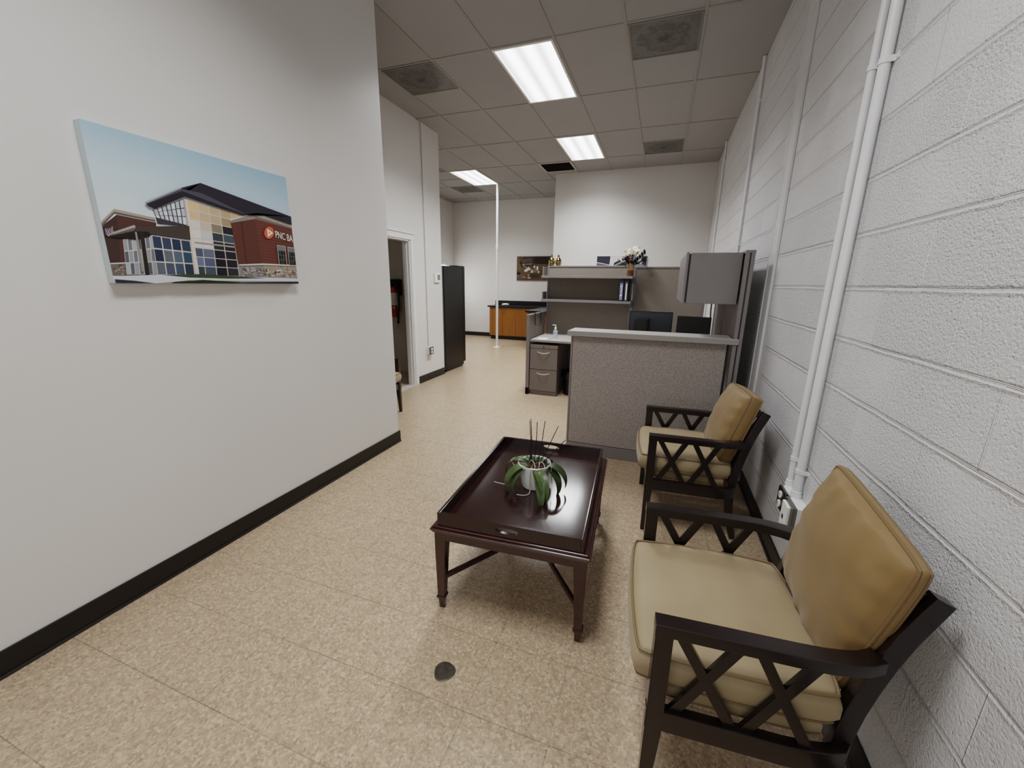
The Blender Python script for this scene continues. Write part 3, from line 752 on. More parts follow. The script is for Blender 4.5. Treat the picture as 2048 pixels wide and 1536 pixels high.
# vase of flowers
VW = m_wood('vase_wood_light', '8a6c4a', 'a1845f', .5, 2, 0, 8.); VD = m_wood('vase_wood_dark', '4a2c17', '65401f', .5, 2, 0, 8.)
t = thing('flower_vase', 'two tone wooden vase of white flowers on the upper shelf', 'vase', (-1.128, 5.72, 1.592))
b = B(); lathe(b, [(.040, 0), (.0425, .075)], (0, 0, 0), 8); obj('vase_base', b, VD, t, True, sharp=20)
b = B(); lathe(b, [(.0425, .0752), (.050, .165), (.044, .165), (.038, .08)], (0, 0, 0), 8); obj('vase_body', b, VW, t, True, sharp=20)
PET = pm('ivory_petals', 'efe8cf', .6); RED = pm('dark_red_petals', '6a1a14', .6); LEAFD = pm('dark_leaf', '1d2415', .5, var=.3); FST = pm('flower_stem', '3c4a22', .6)
def blossom(r):
    b = B()
    for k in range(6):
        a = k*PI/3; t_ = bmesh.new(); bmesh.ops.create_uvsphere(t_, u_segments=8, v_segments=6, radius=1)
        M = Matrix.Rotation(a, 4, 'Z') @ Matrix.Translation((r*.55, 0, r*.15)) @ Matrix.Rotation(-.5, 4, 'Y') @ Matrix.Diagonal((r*.55, r*.36, r*.10, 1)); join(b, t_, 0, M)
    t_ = bmesh.new(); bmesh.ops.create_uvsphere(t_, u_segments=8, v_segments=6, radius=r*.22); join(b, t_, 0, Matrix.Translation((0, 0, r*.15)))
    return b
rnd = random.Random(5)
stems = [(-.075, .02, .275), (-.05, -.03, .305), (-.03, .03, .335), (-.085, -.01, .315), (-.06, -.06, .26), (.02, -.04, .30), (.05, .0, .335), (.075, -.03, .315), (.035, -.07, .26), (.085, .03, .35), (.06, .05, .30), (.0, .05, .30), (-.16, -.04, .205), (-.13, -.05, .195), (.03, .02, .36)]
me = None
for k, s in enumerate(stems):
    b = B(); tube(b, [(s[0]*.15, s[1]*.15, .10), (s[0]*.5, s[1]*.5, s[2]*.65), s], .0022, 6); obj('flower_stem', b, FST, t, True)
    if me is None: o = obj('blossom', blossom(.03), PET, t, True); me = o.data
    else: o = bpy.data.objects.new('blossom', me); COL.objects.link(o); o.parent = t
    o.location = s; o.rotation_euler = (rnd.uniform(.3, 1.3), rnd.uniform(-.4, .4), rnd.uniform(0, 6)); f = rnd.uniform(.85, 1.15); o.scale = (f, f, f)
me = None
for k, s in enumerate([(-.045, -.05, .235), (-.02, -.06, .255), (-.062, -.045, .215), (-.03, -.05, .215)]):
    b = B(); tube(b, [(s[0]*.15, s[1]*.15, .10), s], .002, 6); obj('flower_stem', b, FST, t, True)
    if me is None: o = obj('blossom', blossom(.022), RED, t, True); me = o.data
    else: o = bpy.data.objects.new('blossom', me); COL.objects.link(o); o.parent = t
    o.location = s; o.rotation_euler = (1., rnd.uniform(-.4, .4), 0)
def leafmesh(b, p, d, L, w, droop, up=(0, 0, 1), n=8, fold=.25, mat=0, tip=1.):
    """a long blade: starts at p, heads along d, bends down by droop (radians over its length)"""
    p = Vector(p); d = Vector(d).normalized(); s = d.cross(Vector((0, 0, 1)))
    if s.length < .05: s = Vector((1, 0, 0))
    s.normalize(); rows = []
    for i in range(n+1):
        u = i/n; ww = w*.5*(max(0, math.sin(PI*min(1, (u*.9+.08)**.8)))**.7)*tip
        if i == n: ww = .0006
        nrm = s.cross(d)
        rows.append([b.verts.new(p+s*(ww*k)+nrm*(abs(k)*ww*fold)) for k in (-1, -.5, 0, .5, 1)])
        d = Matrix.Rotation(-droop/n, 3, s) @ d; p = p+d*(L/n)
    for a, c in zip(rows, rows[1:]):
        for j in range(4):
            f = b.faces.new((a[j], a[j+1], c[j+1], c[j])); f.material_index = mat; f.smooth = True
for k, (d, L) in enumerate([((.75, -.1, .75), .22), ((.65, .2, .8), .24), ((.85, -.3, .35), .18), ((.3, -.6, .4), .17), ((-.4, -.5, .5), .14), ((.9, .1, .5), .2), ((.1, -.5, .7), .16)]):
    b = B(); dv = Vector(d).normalized(); st = Vector((dv.x*.02, dv.y*.02, .13))
    tube(b, [st, st+dv*L], .002, 6)
    for q in range(9):
        p = st+dv*(L*(.25+.085*q)); sd = 1 if q % 2 else -1
        leafmesh(b, p, (dv.x+sd*.8*dv.z, dv.y+.3*sd, dv.z-sd*.6*dv.x), .045, .03, .5, n=4)
    obj('leaf_sprig', b, LEAFD, t, True)

# ---------------------------------------------------------------- coffee table
MAH = m_wood('dark_mahogany_lacquer', '260f0d', '3a1815', .16, 1, .6, 5.)
MAHT = m_wood('dark_mahogany_tray', '1c0c0b', '2c1513', .13, 1, .3, 7.)
t = thing('coffee_table', 'dark mahogany coffee table with a raised tray top on tapered legs', 'coffee table', (-1.26, 1.872, 0), R_(3.2))
def frame_rect(b, hx, hy, z0, z1, w, bev=.002):
    box(b, (-hx, -hy, z0), (hx, -hy+w, z1), bev); box(b, (-hx, hy-w, z0), (hx, hy, z1), bev)
    box(b, (-hx, -hy+w, z0), (-hx+w, hy-w, z1), bev); box(b, (hx-w, -hy+w, z0), (hx, hy-w, z1), bev)
b = B(); frame_rect(b, .336, .479, .368, .409, .022); obj('apron', b, MAH, t, True)
b = B()
for hx, hy, z0, z1, bv in ((.346, .489, .407, .4185, .005), (.353, .496, .4175, .431, .006), (.343, .486, .430, .441, .004)):
    box(b, (-hx, -hy, z0), (hx, hy, z1), bv, seg=3)
obj('top_moulding', b, MAH, t, True)
tray = B(); box(tray, (-.318, -.472, .440), (.318, .472, .452), .001); tray = obj('tray', tray, MAHT, t, True)
HXT, HYT = .3225, .4775
for s in (-1, 1):
    b = B(); box(b, (s*HXT-.007-s*.007, -HYT, .440), (s*HXT+.007-s*.007, HYT, .503), .003); obj('tray_side', b, MAHT, tray, True)
    # end board with an oval hand hole
    b = B(); N = 48; lay = []
    for yy in (s*HYT, s*(HYT-.014)):
        inn = []; out = []
        ca = math.atan2(.0315, HXT-.014)
        for k in range(N):
            q, r = divmod(k, N//4); a = [-ca, ca, PI-ca, PI+ca][q]+r/(N//4)*([2*ca, PI-2*ca][q % 2]); c_, s_ = math.cos(a), math.sin(a)
            inn.append(b.verts.new((.052*c_, yy, .474+.0135*s_)))
            m = min((HXT-.014)/abs(c_) if abs(c_) > 1e-6 else 1e9, .0315/abs(s_) if abs(s_) > 1e-6 else 1e9)
            out.append(b.verts.new((m*c_, yy, .4715+m*s_)))
        lay.append((inn, out))
    (i0, o0), (i1, o1) = lay
    for k in range(N):
        j = (k+1) % N
        b.faces.new((i0[k], i0[j], o0[j], o0[k])); b.faces.new((i1[k], o1[k], o1[j], i1[j]))
        b.faces.new((i0[k], i1[k], i1[j], i0[j])); b.faces.new((o0[k], o0[j], o1[j], o1[k]))
    obj('tray_end', b, MAHT, tray, True)
def loft(b, secs, mat=0):
    rings = [[b.verts.new((x, y, z)) for x, y in ((x0, y0), (x1, y0), (x1, y1), (x0, y1))] for z, x0, x1, y0, y1 in secs]
    ring_faces(b, rings, False, True, mat)
for sx in (-1, 1):
    for sy in (-1, 1):
        b = B(); cx, cy = sx*.311, sy*.454
        def sec(z, h, k=0): return (z, cx+sx*k-h, cx+sx*k+h, cy+sy*k-h, cy+sy*k+h)
        loft(b, [sec(.058, .0165, .006), sec(.30, .024, .002), sec(.368, .0265), sec(.4075, .0265)])
        bmesh.ops.bevel(b, geom=b.edges[:], offset=.0015, segments=1, affect='EDGES'); lg = obj('leg', b, MAH, t, True)
        b = B(); loft(b, [sec(0, .010, .006), sec(.055, .0145, .006)]); loft(b, [sec(.056, .0205, .006), sec(.066, .0205, .006)]); loft(b, [sec(.066, .018, .006), sec(.071, .0175, .006)]); obj('foot', b, MAH, lg, True)
for s in (-1, 1):
    b = B(); bar(b, (-.305, s*.446, .158), (.305, -s*.446, .158+.0004*s), .016, .024, bev=.002); obj('stretcher', b, MAH, t, True)

# ---------------------------------------------------------------- orchid
PX, PY, PZ = -1.255, 1.858, .4525
POT = pm('white_glazed_ceramic', 'e9e6e2', .22, coat=.4)
t = thing('potted_orchid', 'bare stemmed orchid in a white pot on the coffee table', 'plant', (PX, PY, PZ))
b = B(); n = 64; prof = [(.056, 0), (.060, .003), (.0625, .012), (.067, .03), (.073, .06), (.080, .10), (.085, .128), (.0855, .132), (.083, .134), (.079, .130), (.074, .10), (.066, .05)]
rings = []
for i, (r, z) in enumerate(prof):
    rr = []
    for k in range(n):
        q = 1.
        if .008 < z < .055 and i < 6: q = 1+.022*(abs(math.sin(k*PI/4+(i % 2)*PI/4))-.5)
        rr.append(b.verts.new((r*q*math.cos(2*PI*k/n), r*q*math.sin(2*PI*k/n), z)))
    rings.append(rr)
ring_faces(b, rings); obj('pot', b, POT, t, True)
b = B(); lathe(b, [(.077, .108), (.05, .113), (.001, .114)], (0, 0, 0), 24, 0, False)
rnd = random.Random(2)
for k in range(70):
    a, r = rnd.uniform(0, 6.28), rnd.uniform(0, .068); p = (r*math.cos(a), r*math.sin(a), .114+rnd.uniform(0, .008)); a2 = rnd.uniform(0, 6.28); L = rnd.uniform(.012, .03)
    bar(b, p, (p[0]+L*math.cos(a2), p[1]+L*math.sin(a2), p[2]+rnd.uniform(-.004, .008)), rnd.uniform(.006, .013), .005)
tag_ = obj('bark', b, pm('orchid_bark', '4a2f22', .9, var=.5, vscale=60), t, True)
tag_['kind'] = 'stuff'
def m_leaf(name, a, c):
    q = NT(name); co = q.coord(); f = q.noise(co, 22, 3)
    q.set(Base_Color=q.ramp(f, [(.3, lin(a)), (.7, lin(c))]), Roughness=.38); q.b.inputs['Specular IOR Level'].default_value = .5
    return q.m
LG = m_leaf('orchid_leaf_green', '56683e', '748657'); LGD = m_leaf('orchid_leaf_dark', '3b4a2c', '556440')
L_ = [((-.02, -.035), (-.72, -.68, .55), .23, .056, 2.7, LG), ((-.015, -.04), (-.55, -.8, .3), .17, .042, 2.0, LG), ((.015, -.05), (.62, -.75, .42), .23, .060, 2.3, LG), ((.02, -.05), (.48, -.88, .15), .235, .050, 1.75, LG),
      ((-.045, .0), (-.9, -.05, .85), .17, .046, 2.6, LG), ((-.03, .02), (-.75, .4, .45), .12, .042, 1.2, LGD), ((.055, .0), (.97, -.1, .5), .19, .060, 2.3, LGD), ((.06, -.01), (.9, -.45, .2), .20, .048, 2.4, LGD),
      ((.02, .03), (.35, .8, .5), .13, .046, 1.8, LGD), ((-.01, .04), (-.15, .9, .6), .11, .044, 1.6, LGD)]
for (px, py), d, L, w, dr_, m in L_:
    b = B(); leafmesh(b, (px, py, .118), d, L, w, dr_, n=14, fold=.32)
    r = bmesh.ops.solidify(b, geom=b.faces[:], thickness=.0012); obj('leaf', b, m, t, True, 60)
STK = pm('dark_stake', '171611', .6)
for p0, p1 in (((-.018, .0), (-.017, -.028, .375)), ((-.022, .005), (-.022, -.03, .364)), ((-.005, .01), (.016, -.028, .364)), ((.012, .012), (.056, -.028, .374)), ((.02, .0), (.124, -.03, .356)), ((.024, .0), (.162, -.03, .290)), ((-.03, .01), (-.032, .0, .20))):
    b = B(); q = Vector((p0[0], p0[1], .11)); e = Vector(p1); md = (q+e)/2+Vector((.004, 0, .006)); tube(b, [q, md, e], [.0024, .0022, .0018], 7); obj('bare_stem', b, STK, t, True)
RT = pm('pale_aerial_root', 'a9a79b', .7)
for pts in ([(-.03, -.02, .12), (-.075, -.02, .125), (-.1, -.03, .09), (-.082, -.06, .05), (-.1, -.09, .03), (-.15, -.08, .02), (-.2, -.06, .012)],
            [(.0, -.03, .12), (.004, -.085, .128), (.005, -.092, .08), (.004, -.085, .03), (.006, -.10, .006), (-.01, -.125, .005), (-.05, -.135, .006)],
            [(-.03, .0, .12), (-.01, -.02, .15), (.012, -.04, .14), (.02, -.06, .12)], [(.03, .0, .12), (.04, -.02, .15), (.06, -.03, .14), (.07, -.05, .12)],
            [(.02, .01, .12), (.05, .01, .155), (.085, -.01, .15), (.1, -.03, .10), (.105, -.04, .05)], [(-.05, .02, .12), (-.09, .03, .135), (-.125, .0, .125), (-.1, -.03, .11)], [(.01, .01, .12), (.03, -.01, .14), (.035, -.04, .125)]):
    sm = []; P = [Vector(p) for p in pts]
    for i in range(len(P)-1):
        a0, a1, a2, a3 = P[max(i-1, 0)], P[i], P[i+1], P[min(i+2, len(P)-1)]
        for k in range(5):
            u = k/5; sm.append(.5*((2*a1)+(a2-a0)*u+(2*a0-5*a1+4*a2-a3)*u*u+(3*a1-a0-3*a2+a3)*u**3))
    sm.append(P[-1]); b = B(); tube(b, sm, .0021, 7); obj('aerial_root', b, RT, t, True)

# ---------------------------------------------------------------- armchairs
ESP = m_wood('espresso_wood', '0f0706', '1b0c0a', .3, 0, .25, 5.)
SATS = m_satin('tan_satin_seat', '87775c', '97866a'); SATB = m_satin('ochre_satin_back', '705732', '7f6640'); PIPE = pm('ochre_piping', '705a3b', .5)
from mathutils import noise as mn
def cushion(hu, hv, z0, z1, crown, bow=(.012, .012), crown_b=.006, wrinkle=.0, n=26, edge=.006):
    """boxed cushion centred on the origin; returns mesh and the two piping loops"""
    b = B(); g = [2*k/n-1 for k in range(n+1)]
    def xy(a, c, k=1.):
        q = 1-.022*(abs(a)**10*abs(c)**10)
        return (a*(hu+bow[0]*(1-c*c))*q, c*(hv+bow[1]*(1-a*a))*q)
    def grid(z, cr, sgn):
        rows = []
        for a in g:
            row = []
            for c in g:
                x, y = xy(a, c); m = ((1-a*a)*(1-c*c))
                e = min(1-abs(a), 1-abs(c))
                wv = wrinkle*(1-e)**3*math.sin(14*(a if abs(c) > abs(a) else c)+3*mn.noise((x*9, y*9, sgn)))*(1 if e > 0 else 0)
                row.append(b.verts.new((x, y, z+sgn*(cr*m**.42+wrinkle*1.3*mn.noise((x*7, y*7, sgn*3))*m**.5+wv*min(1, m*8)))))
            rows.append(row)
        for i in range(n):
            for j in range(n): b.faces.new((rows[i][j], rows[i+1][j], rows[i+1][j+1], rows[i][j+1]))
        per = [rows[0][j] for j in range(n)]+[rows[i][n] for i in range(n)]+[rows[n][n-j] for j in range(n)]+[rows[n-i][0] for i in range(n)]
        return per
    top = grid(z1, crown, 1); bot = grid(z0, crown_b, -1)
    mids = []
    for f in (.3, .7):
        mids.append([b.verts.new(((p.co.x*(1-f)+q.co.x*f)*(1+edge/max(hu, .01)), (p.co.y*(1-f)+q.co.y*f)*(1+edge/max(hv, .01)), p.co.z*(1-f)+q.co.z*f)) for p, q in zip(top, bot)])
    lp = ([p.co.copy() for p in top], [p.co.copy() for p in bot])
    ring_faces(b, [top]+mids+[bot], False, False)
    return b, lp
def piping(loops, r=.0042):
    b = B()
    for lp in loops: tube(b, [p*1.006 for p in lp], r, 8, True)
    return b
def make_chair(label, pil):
    t = thing('armchair', label, 'armchair', (0, 0, 0), 0, 'tan cushioned armchairs')
    def path(z, v0, v1, end): return [(-.0015, v0, z), (.18, v0, z), (.34, v0, z), (.395, v0-(v0-v1)*.07, z), (.44, v0-(v0-v1)*.25, z), (.475, v0-(v0-v1)*.52, z), (end, v1, z)]
    for s in (-1, 1):
        fl = lambda P: [(u, s*v, z) for u, v, z in P]
        b = B(); sweep(b, fl(path(.612, .2975, .262, .508)), rrect(.0464, .036, .004, 2)); obj('arm', b, ESP, t, True)
        b = B(); sweep(b, fl(path(.312, .302, .258, .49)), rrect(.03, .068, .003, 2)); obj('side_rail', b, ESP, t, True)
        b = B(); v0, v1 = sorted((s*.275, s*.32)); w0, w1 = sorted((s*.292, s*.32))
        loft(b, [(0, 0, .028, w0, w1), (.27, 0, .045, v0, v1), (.622, 0, .045, v0, v1)]); bmesh.ops.bevel(b, geom=b.edges[:], offset=.0025, segments=2, affect='EDGES'); obj('front_leg', b, ESP, t, True)
        pts = [(.533, 0), (.507, .09), (.489, .18), (.481, .27), (.484, .36), (.496, .45), (.512, .53), (.531, .61), (.556, .69), (.585, .765), (.602, .803)]
        b = B(); sweep(b, [(u, s*.248, z) for u, z in pts], rrect(.045, .034, .003, 2), (0, 1, 0), scale=[.75, .85, .95]+[1]*7+[.95]); obj('rear_leg', b, ESP, t, True)
        b = B(); v = s*.2975
        for a0, a1 in ((.062, .215), (.208, .068), (.252, .392), (.380, .246)):
            bar(b, (a0, v, .600), (a1, v, .338), .028, .018 if a0 < a1 else .0165, (0, 1, 0), .002)
        obj('side_lattice', b, ESP, t, True)
    b = B(); box(b, (.006, -.277, .278), (.036, .277, .346), .003); obj('front_rail', b, ESP, t, True)
    b = B(); box(b, (.465, -.24, .30), (.492, .24, .35), .003); obj('back_rail', b, ESP, t, True)
    b = B(); sweep(b, [(.583+.014*(1-(k/4)**2), .06*k, .772) for k in range(-4, 5)], rrect(.026, .06, .004, 2), (-.36, 0, 1)); obj('top_rail', b, ESP, t, True)
    b = B()
    for q in (-1, 1):
        for v0 in (-.12, .12): bar(b, (.495, v0-q*.10, .43), (.572, v0+q*.10, .745), .024, .016 if q > 0 else .0145, (1, 0, -.25), .002)
    obj('back_lattice', b, ESP, t, True)
    b, lp = cushion(.200, .262, .346, .387, .004, (.004, .004), .0, 0, 14, .004); bmesh.ops.translate(b, vec=(.238, 0, 0), verts=b.verts[:]); o = obj('platform_cushion', b, SATS, t, True)
    b = piping([lp[1]], .0035); bmesh.ops.translate(b, vec=(.238, 0, 0), verts=b.verts[:]); obj('piping', b, PIPE, o, True)
    # seat
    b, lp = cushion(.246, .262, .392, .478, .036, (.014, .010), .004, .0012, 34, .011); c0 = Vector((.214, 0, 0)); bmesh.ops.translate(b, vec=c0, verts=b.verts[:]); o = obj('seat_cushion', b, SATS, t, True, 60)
    b = piping(lp); bmesh.ops.translate(b, vec=c0, verts=b.verts[:]); obj('piping', b, PIPE, o, True)
    # back pillow
    hq, hv, ed, cf, cb, pu, pv, pz, lean, roll = pil
    b, lp = cushion(hq, hv, -ed, ed, cf, (.004, .008), cb, .0045, 40, .006)
    M = Matrix.Translation((pu, pv, pz)) @ Matrix.Rotation(R_(lean), 4, 'Y') @ Matrix.Rotation(R_(-90), 4, 'Y') @ Matrix.Rotation(R_(roll), 4, 'Z')
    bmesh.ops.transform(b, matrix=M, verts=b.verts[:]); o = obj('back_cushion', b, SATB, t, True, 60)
    b = piping(lp); bmesh.ops.transform(b, matrix=M, verts=b.verts[:]); obj('piping', b, PIPE, o, True)
    return t
ch = make_chair('dark wooden armchair with tan cushions nearest the camera', (.216, .222, .011, .060, .03, .522, -.012, .690, 9.5, -8))
ch.location = (-.672, 1.262, 0); ch.rotation_euler = (0, 0, R_(4.1))
c2_ = make_chair('dark wooden armchair with tan cushions between the reception counter and the conduits', (.203, .226, .030, .062, .03, .487, -.005, .672, 18, 3))
c2_.location = (-.722, 2.692, 0); c2_.rotation_euler = (0, 0, R_(3.3))
dup(ch, (-3.415, 3.505, 0), R_(186), 'dark wooden armchair with a tan seat, mostly hidden behind the left partition')

# ---------------------------------------------------------------- floor fitting
b = B(); lathe(b, [(.041, 0), (.0415, .0015), (.039, .003), (.031, .003), (.030, .0018), (.014, .0018), (.013, .003), (.001, .0032)], (-1.379, 1.102, 0), 40)
for v in b.verts:
    a = math.atan2(v.co.y-1.102, v.co.x+1.379)
    if (v.co.xy-Vector((-1.379, 1.102))).length > .038: v.co.x += .002*math.sin(3*a)*math.cos(a); v.co.y += .002*math.sin(3*a+1)*math.sin(a)
tag(obj('floor_cleanout', b, pm('tarnished_bronze', '4a443c', .45, .5, var=.35, vscale=60)), 'round tarnished metal cleanout cover set in the beige floor', 'floor cover')

# ---------------------------------------------------------------- things through the doorway
RED2 = pm('extinguisher_red', 'a3161a', .25, coat=.4)
t = thing('fire_extinguisher', 'red fire extinguisher with black hose seen through the doorway', 'fire extinguisher', (-4.765, 5.588, .92))
b = B(); lathe(b, [(.055, 0), (.062, .012), (.062, .40), (.055, .435), (.030, .465), (.022, .48)], (0, 0, 0), 28); obj('cylinder', b, RED2, t, True)
b = B(); lathe(b, [(.0626, .19), (.0626, .385)], (0, 0, 0), 28, 0, False); sl = obj('paper_label', b, pm('extinguisher_label', 'c9c6c0', .5), t, True)
b = B(); lathe(b, [(.022, .478), (.022, .52), (.012, .53)], (0, 0, 0), 16); bar(b, (-.02, 0, .53), (.11, 0, .56), .018, .01, bev=.002); bar(b, (-.02, 0, .55), (.1, 0, .60), .018, .008, bev=.002); obj('valve', b, pm('valve_black', '151515', .4), t, True)
b = B(); tube(b, [(.02, -.02, .50), (.07, -.03, .52), (.115, -.03, .44), (.118, -.02, .28), (.105, -.02, .12), (.095, -.02, .06)], .014, 10); tube(b, [(.095, -.02, .06), (.085, -.02, -.04), (.08, -.02, -.10)], [.016, .018, .02], 10); obj('hose', b, HK, t, True)
b = B(); lathe(b, [(.064, .14), (.064, .165)], (0, 0, 0), 28, 0, False); box(b, (-.02, .06, .1), (.02, .131, .33), .002); obj('bracket', b, STEEL, t, True)
t = thing('towel_dispenser', 'black paper towel dispenser on the wall inside the doorway', 'dispenser', (-4.765, 5.66, 1.262))
b = B(); box(b, (-.14, .012, 0), (.09, .059, .255), .014, seg=4); obj('housing', b, pm('dispenser_black', '0c0c0c', .3), t, True)
b = B(); box(b, (-.12, .0095, .016), (.07, .03, .03), .002); obj('slot', b, DSTEEL, t, True)
t = thing('storage_box', 'plain white box on the floor under the partly hidden armchair', 'box', (-3.66, 3.62, 0))
b = B(); box(b, (-.15, -.12, 0), (.15, .12, .24), .004); obj('carton', b, pm('box_white', 'd6d4cf', .6), t, True)
b = B(); box(b, (-.153, -.123, .215), (.153, .123, .262), .004); obj('lid', b, pm('lid_white', 'd9d7d2', .6), t, True)

# ---------------------------------------------------------------- pictures
def pflat(h):
    if h not in _flat:
        c = lin(h); g = sum(c)/3; _flat[h] = pm('print_ink_'+h, tuple(min(1, 1.0*(g+(x-g)*(.85 if h in ('e05a24', 'dfba80', 'dcb683') else .62))) for x in c), .55, spec=.25)
    return _flat[h]
def picture(o_, ax, up, nrm, W, H, polys, base_mat, parent, step=.00003):
    """flat coloured shapes printed on a canvas whose lower left corner is o_"""
    b = B(); mats = [base_mat]; idx = {}
    o_, ax, up, nrm = map(Vector, (o_, ax, up, nrm))
    P = lambda s, t_, k: o_+ax*(s*W)+up*(t_*H)+nrm*(.0003+k*step)
    b.faces.new([b.verts.new(P(s, t_, 0)) for s, t_ in ((0, 0), (1, 0), (1, 1), (0, 1))])
    for k, (c, pts) in enumerate(polys):
        if c not in idx: idx[c] = len(mats); mats.append(pflat(c))
        try: f = b.faces.new([b.verts.new(P(s, t_, k+1)) for s, t_ in pts]); f.material_index = idx[c]
        except ValueError: pass
    bmesh.ops.triangulate(b, faces=[f for f in b.faces if len(f.verts) > 4])
    return obj('printed_picture', b, mats, parent)
def sky_mat():
    q = NT('printed_dusk_sky'); sp = q.n('SeparateXYZ'); q.l(q.coord('Generated'), sp.inputs[0])
    up_ = q.ramp(sp.outputs[2], [(.30, lin('dccfd3')), (.46, lin('d5dde0')), (.75, lin('c3d5dc')), (1., lin('a4c1d0'))])
    rt = q.ramp(sp.outputs[2], [(.3, lin('d6dfe2')), (.6, lin('c2d6e0')), (1., lin('95b7cd'))])
    q.set(Base_Color=q.mix(sp.outputs[1], up_, rt), Roughness=.55); return q.m
def text_bm(s, size, M, clip=None):
    c = bpy.data.curves.new('tmp_text', 'FONT'); c.body = s; c.size = size
    o = bpy.data.objects.new('tmp_text', c); COL.objects.link(o); bpy.context.view_layer.update()
    me = o.evaluated_get(bpy.context.evaluated_depsgraph_get()).to_mesh(); b = B(); b.from_mesh(me)
    bpy.data.objects.remove(o); bpy.data.curves.remove(c)
    bmesh.ops.transform(b, matrix=M, verts=b.verts[:])
    if clip: bmesh.ops.bisect_plane(b, geom=b.verts[:]+b.edges[:]+b.faces[:], plane_co=clip[0], plane_no=clip[1], clear_outer=True)
    return b
